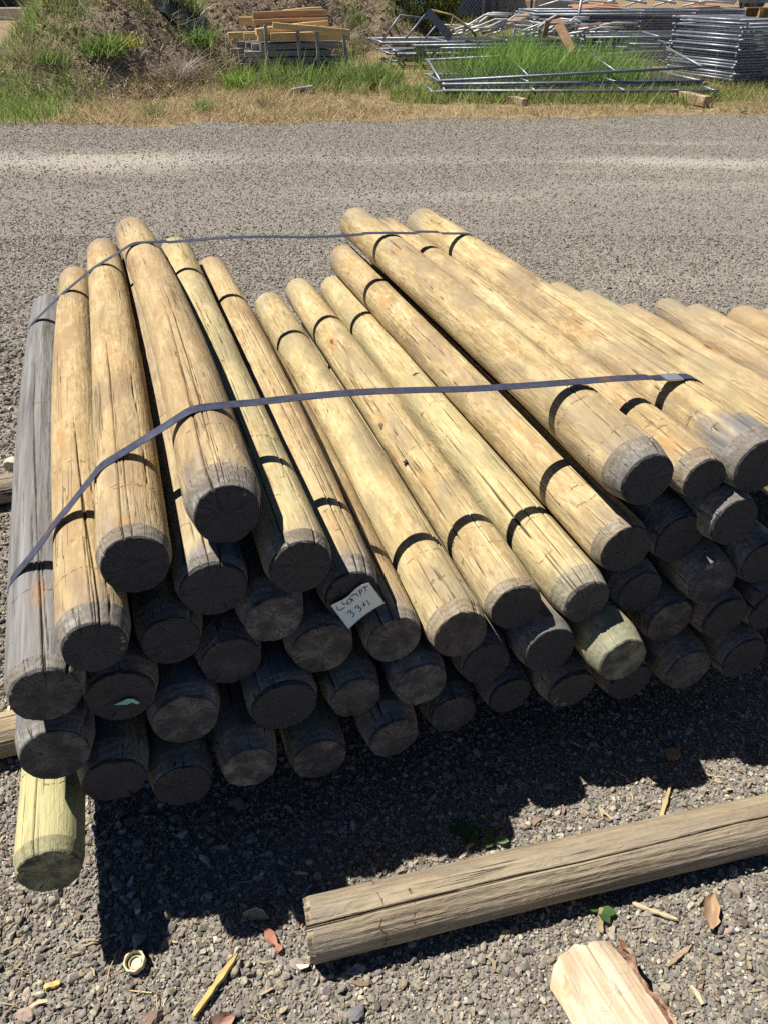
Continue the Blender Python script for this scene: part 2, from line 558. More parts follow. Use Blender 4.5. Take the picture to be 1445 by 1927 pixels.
#   key, front centre, diameter, yaw, tilt, hi, look, label
PT = [
    ('P1', (-0.58, 0.909, 0.586), 0.133, 19.7, -1.0, True, dict(bev=0.034, grey=0.95, tip=0, brown=0, end_tan=0.1, face_pale=0.25),
     'silvery grey post at the far left of the pile, weathered along its whole length'),
    ('P2', (-0.489, 0.945, 0.665), 0.126, 19.1, -0.5, True, dict(brown=0.5, tip=0.3, bev=0.05, end_tan=0.15),
     'golden brown post lying between the silver-grey leftmost post and the next tan post'),
    ('P3', (-0.435, 1.056, 0.755), 0.131, 18.3, -1.1, True, dict(brown=0.35, tip=0.35, bev=0.032, end_tan=0.3),
     'tan post with a big black sawn end, third from the left on the pile'),
    ('P4', (-0.275, 1.113, 0.823), 0.139, 19.6, -1.2, True, dict(brown=0.6, grey=0.05, tip=0.9, bev=0.062, end_tan=0.1),
     'thick raised tan post near the left with wide grey rim, strap bending over it'),
    ('P5', (-0.152, 1.112, 0.704), 0.13, 18.6, 0.1, True, dict(green=0.3, tip=0.4, bev=0.034, end_tan=0.3),
     'pale post with a long split, right of the highest thick post on the left'),
    ('P6', (-0.063, 1.166, 0.592), 0.127, 17.8, 0.6, True, dict(brown=0.45, tip=0.5, bev=0.05, end_tan=0.2),
     'narrow tan post whose dark end carries the handwritten paper tag'),
    ('P7', (0.162, 1.181, 0.469), 0.134, 17.9, -0.3, True, dict(bev=0.036, green=0.15, tip=0.2, end_tan=0.75, face_pale=0.2),
     'pale yellow post leftmost of the three lying low in the middle of the pile'),
    ('P8', (0.284, 1.241, 0.49), 0.129, 17.9, 0.3, True, dict(bev=0.026, green=0.08, tip=0.2, end_tan=0.7),
     'middle of the three pale posts lying low in the centre, stones wedged beside it'),
    ('P9', (0.443, 1.268, 0.481), 0.131, 18.2, 0.6, True, dict(bev=0.056, green=0.3, tip=0.3, end_green=0.25, end_brown=0, end_tan=0.45, face_pale=0.2),
     'greenish pale post rightmost of the three low central ones, pale scratches on its end'),
    ('P10', (0.524, 1.327, 0.581), 0.133, 19.4, 1.0, True, dict(bev=0.03, brown=0.05, tip=0.35, end_tan=0.55),
     'pale post leaning up against the high right-hand posts on their left side'),
    ('P11', (0.543, 1.34, 0.751), 0.143, 18.4, 0.2, True, dict(bev=0.062, brown=0.05, tip=0.35, green=0.05, end_tan=0.0),
     'thick high post with broad grey rim, leftmost of the three highest on the right'),
    ('P12', (0.689, 1.4, 0.714), 0.116, 18.9, 0.1, True, dict(bev=0.042, brown=0.2, tip=0.2, end_tan=0.55),
     'thin orange-tinged knotty post squeezed between the two thick high posts on the right'),
    ('P13', (0.809, 1.416, 0.737), 0.148, 18.0, -0.1, True, dict(bev=0.048, green=0.02, tip=0.95, end_tan=0.15),
     'thick yellow post at the right edge of the pile where the near strap turns down'),
    ('P6b', (0.022, 1.164, 0.47), 0.128, 18.3, 0.0, True, dict(brown=0.5, tip=0.4, end_tan=0.3, face_pale=0.45),
     'brown post half hidden below and right of the tagged post'),
    ('A2', (-0.313, 1.087, 0.671), 0.137, 18.3, 0.0, True, dict(brown=0.35, grey=0.25, tip=0.9, end_tan=0.1),
     'post with a grey end tucked directly under the thick raised post on the left'),
    ('L1', (-0.398, 1.051, 0.577), 0.13, 18.3, 0.0, False, dict(brown=0.2, tip=0.9, end_brown=0.4),
     'shaded post end with a sunlit sliver on its rim, left of the grey-ended tucked post'),
    ('L2', (-0.49, 0.987, 0.496), 0.144, 18.3, 0.0, False, dict(brown=0.5, tip=0.8, end_brown=0.7),
     'shaded post end bearing the torn mint green scrap'),
    ('L3', (-0.301, 1.088, 0.486), 0.139, 18.3, 0.0, False, dict(brown=0.3, tip=0.8, end_brown=0.5, face_pale=0.15),
     'dark post end just right of the mint-scrap end, below the thick raised post'),
    ('L4', (-0.209, 1.103, 0.585), 0.137, 18.3, 0.0, False, dict(grey=0.3, tip=1, face_pale=0.6),
     'grey shaded post end just left of the brown end beneath the tag'),
    ('L5', (-0.123, 1.127, 0.482), 0.14, 18.3, 0.0, False, dict(brown=0.5, tip=0.7, end_brown=0.7, face_pale=0.5),
     'brownish shaded post end directly below the paper tag'),
    ('L6', (-0.391, 1.016, 0.397), 0.145, 18.3, 0.0, False, dict(grey=0.3, tip=1, face_pale=0.5),
     'shaded post end with pale scuffs, right of and below the mint-scrap end'),
    ('L7', (-0.607, 0.916, 0.419), 0.142, 18.3, 0.0, False, dict(grey=0.75, tip=0.6, face_pale=0.35),
     'grey post end directly below the silver leftmost post, its left side sunlit'),
    ('L8', (-0.525, 0.939, 0.31), 0.14, 18.3, 0.0, False, dict(grey=0.3, tip=0.8),
     'shaded post end beside the pale greenish lowest post, right of the sunlit-sided grey end'),
    ('L9', (-0.407, 0.97, 0.25), 0.135, 18.3, 0.0, False, dict(brown=0.3, tip=0.5, end_brown=0.5),
     'nearly black post end in the bottom row, second from the left among the shaded ones'),
    ('L10', (-0.274, 1.003, 0.266), 0.133, 18.3, 0.0, False, dict(brown=0.4, grey=0.2, tip=0.8, end_brown=0.6000000000000001, face_pale=0.7),
     'bottom-row post end with a pale brown worn face right of the nearly black end'),
    ('L11', (-0.202, 1.071, 0.373), 0.151, 18.3, 0.0, False, dict(grey=0.4, tip=0.9),
     'large blue-grey shaded post end above the two brown-faced bottom ends'),
    ('L12', (-0.059, 1.117, 0.346), 0.129, 18.3, 0.0, False, dict(green=0.5, grey=0.3, tip=0.6, end_green=0.2, end_brown=0.2, face_pale=0.3),
     'greenish shaded post end below the brown end under the tag'),
    ('L13', (0.08, 1.148, 0.353), 0.132, 18.3, 0.0, False, dict(grey=0.6, tip=1, face_pale=0.65),
     'shaded grey post end with a pale scratch across its face'),
    ('L14', (-0.138, 1.065, 0.212), 0.131, 18.3, 0.0, False, dict(green=0.3, brown=0.3, tip=0.6, end_brown=0.5, face_pale=0.5),
     'bottom-row post end with brown lower half, right of the pale brown worn one'),
    ('L15', (0.024, 1.099, 0.239), 0.132, 18.3, 0.0, False, dict(brown=0.5, tip=0.5, end_brown=0.7, face_pale=0.3),
     'brown bottom-row post end mid-pile, just before the row steps up'),
    ('L16', (0.161, 1.205, 0.193), 0.129, 18.3, 0.0, False, dict(grey=0.2, brown=0.3, tip=0.6, end_brown=0.5, face_pale=0.2),
     'bottom-row post end right of and below the scratched grey end'),
    ('L17', (0.294, 1.228, 0.23), 0.128, 18.3, 0.0, False, dict(brown=0.2, grey=0.2, tip=0.7, end_brown=0.4),
     'bottom-row post end below the gap between two low pale posts'),
    ('L18', (0.227, 1.217, 0.345), 0.13, 18.3, 0.0, False, dict(grey=0.3, tip=0.8),
     'shaded post end directly below the middle low pale post'),
    ('L19', (0.366, 1.222, 0.382), 0.135, 18.3, 0.0, False, dict(grey=0.3, tip=0.8),
     'wide shaded post end left of the end with the bright green-white rim'),
    ('L20', (0.43, 1.221, 0.256), 0.134, 18.3, 0.0, False, dict(brown=0.3, tip=0.6, end_brown=0.5),
     'bottom-row post end below and left of the end with the bright rim'),
    ('L21', (0.527, 1.21, 0.365), 0.137, 18.3, 0.0, False, dict(green=0.7, tip=0.3, end_green=0.6, end_brown=0, face_pale=0.6),
     'greenish post end with a bright sunlit crescent on its rim in the shade'),
    ('L22', (0.588, 1.282, 0.216), 0.132, 18.3, 0.0, False, dict(grey=0.3, tip=0.8),
     'bottom-row post end hidden partly behind the bright-rimmed greenish end'),
    ('L23', (0.579, 1.33, 0.457), 0.127, 18.3, 0.0, False, dict(grey=0.2, tip=0.8),
     'shaded post end just below the end of the post leaning against the high right ones'),
    ('L24', (0.669, 1.337, 0.362), 0.134, 18.3, 0.0, False, dict(brown=0.4, tip=0.6, end_brown=0.6000000000000001, face_pale=0.35),
     'brown shaded post end right of and above the bright-rimmed one, rings visible'),
    ('L25', (0.662, 1.385, 0.567), 0.141, 18.3, 0.0, False, dict(grey=0.2, tip=0.8),
     'large shaded post end below the thick high post with the broad grey rim'),
    ('L26', (0.771, 1.379, 0.617), 0.138, 18.3, 0.0, False, dict(grey=0.2, tip=0.9),
     'shaded grey post end below the thin orange-tinged post'),
    ('L27', (0.751, 1.357, 0.464), 0.138, 18.3, 0.0, False, dict(green=0.2, brown=0.2, tip=0.6, end_brown=0.4, face_pale=0.3),
     'shaded post with a long side jutting out below two large shaded ends on the right'),
    ('L28', (0.729, 1.302, 0.236), 0.138, 18.3, 0.0, False, dict(green=0.3, brown=0.3, tip=0.5, end_brown=0.5, face_pale=0.3),
     'bottom-row post end below the brown ringed end on the right'),
    ('L29', (0.805, 1.351, 0.358), 0.13, 18.3, 0.0, False, dict(brown=0.5, tip=0.5, end_brown=0.7),
     'brown shaded post end under the jutting shaded post on the right'),
    ('L30', (0.882, 1.347, 0.23), 0.138, 18.3, 0.0, False, dict(green=0.3, tip=0.5),
     'rightmost bottom-row post end at the edge of the picture'),
    ('L31', (0.875, 1.397, 0.489), 0.135, 18.3, 0.0, False, dict(grey=0.3, tip=0.8),
     'shaded post end at the right edge just below the thick yellow post'),
    ('L32', (0.93, 1.388, 0.35), 0.133, 18.3, 0.0, False, dict(brown=0.4, tip=0.5, end_brown=0.6000000000000001),
     'shaded brown post end at the right edge between its neighbours above and below'),
    ('lone', (-0.622, 0.798, 0.234), 0.126, 18.3, -2.0, True, dict(bev=0.03, green=0.8, tip=0.1, end_green=0.9, end_brown=0.2, end_tan=0.5, face_pale=0.95, cracks=9),
     'pale yellow-green post lowest at the left, poking out in full sun'),
]
for i, (key, A, D, yw, tl, hi, look, lab) in enumerate(PT):
    o, a, u = make_post(A, D, yw, tl, lab, 100 + i * 7, hi, group=GP, **look)
    POSTS[key] = (a, D, u)

# second, lower bundle running out of the frame on the right
GB = 'posts of the second pile on the right'
B2 = [
    ('B1', 1.69, .497, 2.84, .122, dict(green=.15, brown=.35, tip=.5, grey=.05), 'tan post nearest the strapped pile in the right-hand bundle, dark scar near its far end'),
    ('B2', 1.812, .486, 2.80, .108, dict(green=.25, brown=.35, grey=.1), 'post lying second in the right-hand bundle, mossy far tip'),
    ('B3', 1.93, .452, 2.66, .128, dict(brown=.5, grey=.12), 'low brownish post third along in the right-hand bundle'),
    ('B4', 2.05, .468, 2.57, .110, dict(grey=.22, brown=.4), 'greyish tan post fourth along in the right-hand bundle'),
    ('B5', 2.165, .460, 2.54, .130, dict(brown=.45, grey=.1), 'tan post fifth along in the right-hand bundle, grey rim at its far tip'),
    ('B6', 2.29, .478, 2.40, .125, dict(brown=.8), 'reddish brown post sixth along in the right-hand bundle'),
    ('B9', 2.42, .47, 2.40, .12, dict(brown=.5, grey=.2), 'post at the right edge of the right-hand bundle, mostly outside the picture'),
    ('B7', 1.74, .352, 2.70, .12, dict(brown=.3), 'post in the lower row of the right-hand bundle under its two nearest posts'),
    ('B8', 2.115, .350, 2.50, .12, dict(brown=.3), 'post in the lower row of the right-hand bundle under its fourth and fifth posts'),
    ('B10', 1.88, .345, 2.55, .12, dict(brown=.3), 'post in the lower row of the right-hand bundle under its second and third posts'),
]
for i, (key, q, z, sb, D, look, lab) in enumerate(B2):
    A = E0 * q + U0 * (sb - 2.13) + np.array([0, 0, z])
    make_post(A, D, 18.3 + rng.normal() * .6, rng.normal() * .4, lab, 700 + i * 11, True, group=GB, **look)

# thick bearers under the second bundle
for s, lab in ((1.05, 'thick bearer log under the front of the right-hand bundle'), (2.15, 'thick bearer log under the back of the right-hand bundle')):
    make_post(E0 * 1.60 + U0 * s + np.array([0, 0, .142]), .284, -90 + 18.3, 0, lab, int(1700 + s * 10), False, L=.95, grey=.3, brown=.3, tip=.1, cracks=8, name='bearer_log', blunt=True)

# loose post on the gravel in front
ax = E0 * 1.014 + U0 * -.10; ax /= np.linalg.norm(ax)
yaw_l = math.degrees(math.atan2(-ax[0], ax[1]))
A = E0 * .102 + U0 * .788 + np.array([0, 0, .057])
make_post(A, .119, yaw_l, 0, 'loose weathered post lying alone on the gravel in front of the pile', 1501, True, L=2.0, grey=.48, brown=.35, tip=.1, cracks=4, spin=.3, name='loose_post', blunt=True, end_tan=1., face_pale=1.)

# runners the pile rests on
for s, q0, r, g, lab, bn in ((1.49, -.80, .056, .25, 'split log runner poking out to the left beneath the front of the pile', .2),
                             (2.70, -.86, .054, .55, 'grey log runner poking out to the left beneath the back of the pile', .1)):
    A = E0 * q0 + U0 * s + np.array([0, 0, r])
    make_post(A, 2 * r, -90 + 18.3, 0, lab, int(1600 + s * 10), True, L=2.4, grey=g, brown=bn, tip=.3, cracks=24, name='runner_log', blunt=True)

# ------------------------------------------------------------------ steel straps
STRAP = None
def strap_mat():
    t = NT('painted_steel_strap')
    v = obj_coord(t)
    n1 = t.noise(v, 9, 5, .6)
    n2 = t.noise(v, 60, 3, .6)
    c = t.ramp(n2, [(.3, (.048, .053, .082)), (.7, (.085, .092, .135))])
    c = t.mix(t.mapr(n1, .60, .68, 0, .8), c, (.20, .085, .045))
    t.col(c)
    t.b.inputs['Metallic'].default_value = .35
    t.put(t.b.inputs['Roughness'], t.mapr(n1, .3, .7, .3, .6))
    t.bump(n2, .2, .0005)
    return t.m
STRAP = strap_mat()

SEAL = plain('seal_steel', (.40, .41, .43), .38, .6, var=.15)
def strap(name, anchors, label, wave, seed, seal_q=None):
    """anchors: (q, s) knots giving where along the posts the strap lies"""
    qa = np.array([a[0] for a in anchors]); sa = np.array([a[1] for a in anchors])
    pts = []
    for key, (A, D, u) in POSTS.items():
        if key == 'lone': continue
        q0 = A @ E0
        s = np.interp(q0, qa, sa)
        k = (s - A @ U0) / (u @ U0)
        P = A + k * u
        r = D / 2 * (1 - .045 * k / 2.13) * 1.02 + .0035
        for a in np.arange(0, 2 * np.pi, np.pi / 40):
            pts.append((P @ E0 + r * math.cos(a), P[2] + r * math.sin(a)))
    pts = sorted(set(pts))
    def half(ps):
        h = []
        for p in ps:
            while len(h) > 1 and (h[-1][0] - h[-2][0]) * (p[1] - h[-2][1]) - (h[-1][1] - h[-2][1]) * (p[0] - h[-2][0]) <= 0: h.pop()
            h.append(p)
        return h
    lowh, uph = half(pts), half(pts[::-1])
    hull = np.array(lowh[:-1] + uph[:-1])
    hull = np.concatenate([hull, hull[:1]])
    seg = np.linalg.norm(np.diff(hull, axis=0), axis=1)
    cum = np.concatenate([[0], np.cumsum(seg)])
    n = 420
    tt = np.linspace(0, cum[-1], n, endpoint=False)
    q = np.interp(tt, cum, hull[:, 0]); z = np.interp(tt, cum, hull[:, 1])
    # free spans ripple a little
    span = np.interp(tt, (cum[:-1] + cum[1:]) / 2, seg)
    z = z + wave * (span > .2) * np.sin((q - .2) * 9.0) * (z > .6)
    s = np.interp(q, qa, sa) + .004 * vn(q * 5, 0, 0, seed)
    P = q[:, None] * E0 + s[:, None] * U0 + z[:, None] * np.array([0, 0, 1.0])
    T = np.roll(P, -1, 0) - np.roll(P, 1, 0); T /= np.linalg.norm(T, axis=1)[:, None]
    Wd = U0 - (T @ U0)[:, None] * T; Wd /= np.linalg.norm(Wd, axis=1)[:, None]
    Nn = np.cross(Wd, T)
    hw, ht = .0152, .0006
    V = np.concatenate([P - Wd * hw - Nn * ht, P + Wd * hw - Nn * ht, P + Wd * hw + Nn * ht, P - Wd * hw + Nn * ht])
    i = np.arange(n); k = (i + 1) % n
    Q = np.concatenate([np.stack([a * n + i, b * n + i, b * n + k, a * n + k], -1) for a, b in ((0, 1), (1, 2), (2, 3), (3, 0))])
    o = mk(name, V, Q, STRAP)
    if seal_q is not None:   # crimped seal
        k = int(np.argmin(np.abs(q - seal_q) + 10 * (z < .6)))
        mb = MB(); mb.box(P[k], (.046, .034, .0042), np.stack([T[k], Wd[k], Nn[k]], 1))
        mb.box(P[k] + T[k] * .012, (.004, .0345, .0052), np.stack([T[k], Wd[k], Nn[k]], 1)); mb.box(P[k] - T[k] * .012, (.004, .0345, .0052), np.stack([T[k], Wd[k], Nn[k]], 1))
        mb.build('crimp_seal', SEAL, o)
    return tag(o, label, 'strap', 'steel straps round the pile')

strap('steel_strap', [(-.45, 1.33), (-.282, 1.352), (-.125, 1.410), (.10, 1.440), (.572, 1.440), (.954, 1.408), (1.18, 1.396), (1.6, 1.38)], 'dark steel strap across the pile nearer the cut ends', .004, 3, 1.185)
strap('steel_strap', [(-.45, 2.86), (-.28, 2.85), (.047, 2.805), (.87, 2.772), (1.17, 2.74), (1.6, 2.70)], 'dark steel strap across the pile at the far ends of the posts', .006, 4)

# ------------------------------------------------------------------ paper tag stapled to a post end
def paper_tag():
    a, D, u = POSTS['P6']
    # corners (top-left, top-right, bottom-right, bottom-left) on the plane just before the sawn face
    n = -u
    x = np.cross(np.array([0, 0, 1.0]), u) * -1; x /= np.linalg.norm(x)
    y = np.cross(x, n) * -1; y /= np.linalg.norm(y)
    if y[2] < 0: y = -y
    TL, TR, BR, BL = [np.array(c) for c in [(-0.0462, -0.0094), (0.0319, 0.0336), (0.0628, -0.0264), (-0.013, -0.0764)]]
    org = a + n * .006
    def pt(s, t, off=0.0):
        s, t = np.asarray(s, float), np.asarray(t, float)
        c = ((1 - s) * (1 - t))[..., None] * TL + (s * (1 - t))[..., None] * TR + (s * t)[..., None] * BR + ((1 - s) * t)[..., None] * BL
        curl = .003 * (1 - t) * np.sin(s * 7.5) + .006 * (s - .5) ** 2 * 4 * (t)
        lift = .003 + curl + off
        # wavy top edge
        w = (.0030 * np.sin(s * 9.0 + .5) * (1 - t) ** 2)
        return org + c[..., :1] * x + (c[..., 1:] + w[..., None]) * y + lift[..., None] * n
    s, t = np.meshgrid(np.linspace(0, 1, 24), np.linspace(0, 1, 14), indexing='ij')
    F, B = pt(s, t), pt(s, t, -.0003)
    V = np.concatenate([F.reshape(-1, 3), B.reshape(-1, 3)])
    i, j = np.meshgrid(np.arange(23), np.arange(13), indexing='ij')
    q = np.stack([i * 14 + j, (i + 1) * 14 + j, (i + 1) * 14 + j + 1, i * 14 + j + 1], -1).reshape(-1, 4)
    edge = [k * 14 for k in range(24)] + [23 * 14 + k for k in range(1, 14)] + [k * 14 + 13 for k in range(22, -1, -1)] + [k for k in range(12, 0, -1)]
    edge = np.array(edge); e2 = np.roll(edge, -1)
    qs = np.stack([edge, e2, e2 + 336, edge + 336], -1)
    t_ = NT('faded_card')
    tcn = t_.n('TexCoord')
    nn = t_.noise(tcn.outputs['Object'], 14, 4, .6)
    t_.col(t_.ramp(nn, [(.35, (.64, .80, .80)), (.65, (.84, .87, .80))]))
    t_.b.inputs['Roughness'].default_value = .55
    o = mk('paper_tag', V, [q, q[:, ::-1] + 336, qs], t_.m, None, True)
    tag(o, 'small handwritten white paper tag stapled to a post end, reading L 4x7PT 33+1', 'tag')
    strokes = [
        [(385, 672), (410, 718), (440, 706), (497, 668)],
        [(460, 600), (480, 632), (515, 618), (545, 600)], [(528, 568), (552, 632)],
        [(552, 552), (590, 560), (626, 576)], [(602, 546), (590, 575), (578, 610)],
        [(594, 520), (630, 505), (660, 490), (672, 508), (684, 530)],
        [(697, 452), (708, 488), (718, 522)], [(690, 466), (708, 446), (726, 444), (735, 462), (724, 480), (706, 490)],
        [(732, 424), (765, 402), (802, 382)], [(764, 404), (775, 432), (783, 457)],
        [(525, 748), (545, 716), (566, 704), (580, 716), (566, 746), (596, 738), (620, 746), (620, 768), (600, 796)],
        [(638, 682), (656, 652), (676, 642), (690, 656), (676, 684), (702, 674), (722, 680), (722, 704), (702, 730)],
        [(738, 650), (762, 640), (786, 626)], [(752, 605), (764, 634), (776, 660)],
        [(795, 573), (818, 606), (842, 640)]]
    z = np.array([(312, 668), (822, 322), (1028, 590), (540, 945)], float)
    # affine from the tag's corners to (s,t)
    Amat = np.c_[z, np.ones(4)]
    sol = np.linalg.lstsq(Amat, np.array([(0, 0), (1, 0), (1, 1), (0, 1)], float), rcond=None)[0]
    mb = MB()
    for st in strokes:
        st = np.array(st, float)
        L = np.concatenate([[0], np.cumsum(np.linalg.norm(np.diff(st, axis=0), axis=1))])
        m = max(6, int(L[-1] / 12))
        d = np.linspace(0, L[-1], m)
        p = np.stack([np.interp(d, L, st[:, 0]), np.interp(d, L, st[:, 1])], -1)
        uv = np.c_[p, np.ones(m)] @ sol
        C0 = pt(uv[:, 0], uv[:, 1], .0006)
        T = np.gradient(C0, axis=0); T /= np.linalg.norm(T, axis=1)[:, None]
        sd = np.cross(T, n)
        w = .00085
        Vv = np.concatenate([C0 - sd * w, C0 + sd * w, C0 + sd * w - n * .0004, C0 - sd * w - n * .0004])
        k = np.arange(m - 1)
        mb.add(Vv, np.concatenate([np.stack([aa * m + k, bb * m + k, bb * m + k + 1, aa * m + k + 1], -1) for aa, bb in ((0, 1), (1, 2), (3, 0))]))
    mb.build('handwriting', plain('marker_ink', (.012, .012, .03), .5, var=.1), o)
    # staple
    sb = MB()
    c = pt(np.array([.42, .58]), np.array([.10, .10]), .0008)
    sb.tube([c[0], c[1]], .0006, 5)
    sb.build('staple', plain('staple_wire', (.4, .4, .4), .35, .8), o)
paper_tag()
# torn scrap of mint paper left on one of the lower ends
def mint():
    a, D, u = POSTS['L2']
    n = -u; x = E0; y = np.array([0, 0, 1.0])
    c = a + n * .005 + x * .012 - y * .012
    P = [(-.028, .002), (-.012, .006), (-.002, .010), (.008, .006), (.018, -.008), (.012, -.010), (.004, -.002), (-.004, -.005), (-.014, -.002)]
    F = np.array([c + x * p[0] + y * p[1] for p in P])
    V = np.concatenate([F, F + n * .0006])
    k = len(P); i = np.arange(k); j = (i + 1) % k
    o = mk('paper_scrap', V, [np.array([list(range(k))[::-1]]), np.array([list(range(k, 2 * k))]), np.stack([i, j, j + k, i + k], -1)], plain('mint_paper', (.30, .62, .50), .7))
    tag(o, 'torn mint green paper scrap stapled to a shaded lower post end', 'paper scrap')
mint()
# ------------------------------------------------------------------ ground
def rise(Y):
    return .08 * np.clip(Y - 12.5, 0, 12) - .02 * (1 - np.cos(np.clip((Y - 12) / 1.0, 0, 1) * np.pi)) * 0
def gz(X, Y):
    return rise(Y) + .012 * fbm(X * 1.3, Y * 1.3, 0, 5, 3) + .03 * fbm(X * .25, Y * .25, 0, 6, 2) * sstep(3, 7, Y)
def edge_y(X):
    """where the gravel gives way to the verge"""
    return 11.1 + .16 * np.clip(X + 1, 0, 9) + .55 * fbm(X * 1.3, 0, 0, 9, 4)
def dusty(X, Y):
    a = np.exp(-((Y - 8.9 - .05 * X) / .55) ** 2) * (.35 + .65 * sstep(-1.2, -2.4, X)) * .95
    b = np.exp(-((Y - 8.9) / .45) ** 2) * sstep(1.2, 3.0, X)
    c = np.exp(-((Y - 7.2 + .03 * X) / .4) ** 2) * .55
    d = np.exp(-((Y - 4.9) / .7) ** 2) * sstep(.8, 1.6, X) * .9
    return np.clip(.45 * np.maximum.reduce([a, b, c, d]) + .16 * np.exp(-((Y - 8.2) / 1.5) ** 2) + .55 * fbm(X * .35, Y * 1.8, 0, 12, 4) - .06, 0, 1)

xs = np.concatenate([-np.geomspace(300, 12, 14), np.linspace(-11, -3, 40), np.linspace(-2.9, 3.4, 140), np.linspace(3.6, 12, 42), np.geomspace(13, 300, 14)])
ys = np.concatenate([[-60, -20, -6], np.linspace(-2, .2, 10), np.linspace(.25, 3.5, 100), np.linspace(3.6, 14, 110), np.linspace(14.3, 26, 30), np.geomspace(28, 300, 12)])
XX, YY = np.meshgrid(xs, ys, indexing='ij')
ZZ = gz(XX, YY)
ny = len(ys)
i, j = np.meshgrid(np.arange(len(xs) - 1), np.arange(ny - 1), indexing='ij')
q = np.stack([i * ny + j, (i + 1) * ny + j, (i + 1) * ny + j + 1, i * ny + j + 1], -1).reshape(-1, 4)
def ground_mat():
    t = NT('gravel_yard')
    g = t.n('NewGeometry'); v = g.outputs['Position']
    n1 = t.noise(v, 1.1, 6, .6)
    n2 = t.noise(v, 9, 6, .65)
    n3 = t.noise(v, 90, 4, .7)
    dust = t.math('ADD', t.attr('dust'), t.math('MULTIPLY', t.math('SUBTRACT', n2, .5), .5), clamp=True)
    soil = t.math('ADD', t.attr('soil'), t.math('MULTIPLY', t.math('SUBTRACT', n2, .5), .6), clamp=True)
    vo = t.voro(v, 62); vo2 = t.voro(v, 128)
    sc = t.n('SeparateColor'); t.l(vo.outputs['Color'], sc.inputs[0])
    st = t.ramp(sc.outputs[0], [(0, (.11, .102, .094)), (.4, (.24, .218, .196)), (.75, (.34, .308, .272)), (1, (.50, .458, .40))])
    st = t.mix(t.mapr(vo.outputs['Distance'], .3, .75, 0, .75), st, (.14, .123, .105))
    c = t.mix(t.mapr(n3, .35, .65, .15, .75), st, (.29, .258, .215))
    c = t.mix(t.mapr(n1, .35, .65, 0, .3), c, (.24, .213, .19))
    sand = t.ramp(n3, [(.3, (.36, .325, .27)), (.7, (.50, .455, .385))])
    c = t.mix(t.mapr(dust, .12, .75, .05, .9), c, sand)
    earth = t.ramp(n2, [(.3, (.17, .12, .07)), (.55, (.34, .245, .14)), (.75, (.46, .35, .21))])
    c = t.mix(t.mapr(soil, .35, .65), c, earth)
    t.col(c)
    t.b.inputs['Roughness'].default_value = .95
    h = t.math('SUBTRACT', n3, t.math('MULTIPLY', vo.outputs['Distance'], .9))
    b = t.bump(t.math('SUBTRACT', h, t.math('MULTIPLY', vo2.outputs['Distance'], .5)), .9, .009)
    return t.m
G = mk('ground', np.stack([XX, YY, ZZ], -1).reshape(-1, 3), q, ground_mat(), None, True,
       {'dust': dusty(XX, YY).ravel(), 'soil': sstep(-.15, .5, YY - edge_y(XX)).ravel()})
tag(G, kind='structure')

# ------------------------------------------------------------------ crushed stone
def ico(sub):
    p = (1 + 5 ** .5) / 2
    V = np.array([(-1, p, 0), (1, p, 0), (-1, -p, 0), (1, -p, 0), (0, -1, p), (0, 1, p), (0, -1, -p), (0, 1, -p), (p, 0, -1), (p, 0, 1), (-p, 0, -1), (-p, 0, 1)], float)
    F = [(0, 11, 5), (0, 5, 1), (0, 1, 7), (0, 7, 10), (0, 10, 11), (1, 5, 9), (5, 11, 4), (11, 10, 2), (10, 7, 6), (7, 1, 8), (3, 9, 4), (3, 4, 2), (3, 2, 6), (3, 6, 8), (3, 8, 9), (4, 9, 5), (2, 4, 11), (6, 2, 10), (8, 6, 7), (9, 8, 1)]
    V /= np.linalg.norm(V[0])
    for _ in range(sub):
        V = list(map(tuple, V)); m = {}; F2 = []
        def mid(a, b):
            k = (min(a, b), max(a, b))
            if k not in m:
                c = (np.array(V[a]) + V[b]); c /= np.linalg.norm(c)
                V.append(tuple(c)); m[k] = len(V) - 1
            return m[k]
        for a, b, c in F:
            x, y, z = mid(a, b), mid(b, c), mid(c, a)
            F2 += [(a, x, z), (x, b, y), (z, y, c), (x, y, z)]
        V, F = np.array(V), F2
    return np.array(V), np.array(F)

def rock_protos(n, sub, seed, cuts=9, flat=.62):
    g = np.random.default_rng(seed)
    V0, F = ico(sub)
    out = []
    for k in range(n):
        V = V0.copy()
        for c in range(cuts):
            nn = g.normal(size=3); nn /= np.linalg.norm(nn)
            d = g.uniform(.36, .78)
            s = V @ nn - d
            V -= np.maximum(s, 0)[:, None] * nn
        V *= np.array([1.15, g.uniform(.65, 1.0), g.uniform(.8, 1.2) * flat])
        V += g.normal(size=V.shape) * .03
        out.append(V)
    return np.array(out), F

def stone_tints(n, g, base=1.0, var=.26):
    pal = 1.25 * np.array([1.02, 1.0, .93]) * np.array([(.20, .178, .152), (.26, .232, .192), (.155, .145, .138), (.30, .262, .205), (.17, .168, .17), (.32, .296, .258), (.22, .183, .150), (.11, .102, .096), (.27, .248, .222)])
    w = np.array([3, 3, 2.4, 1.8, 1.6, 1.0, 1.4, 1.2, 2]); w /= w.sum()
    c = pal[g.choice(len(pal), n, p=w)]
    c = c * (var / .26) + np.array([.265, .248, .226]) * (1 - var / .26)
    return np.clip(c * np.exp(g.normal(size=(n, 1)) * var) * base * (1 + g.normal(size=(n, 3)) * .035), .02, .75)

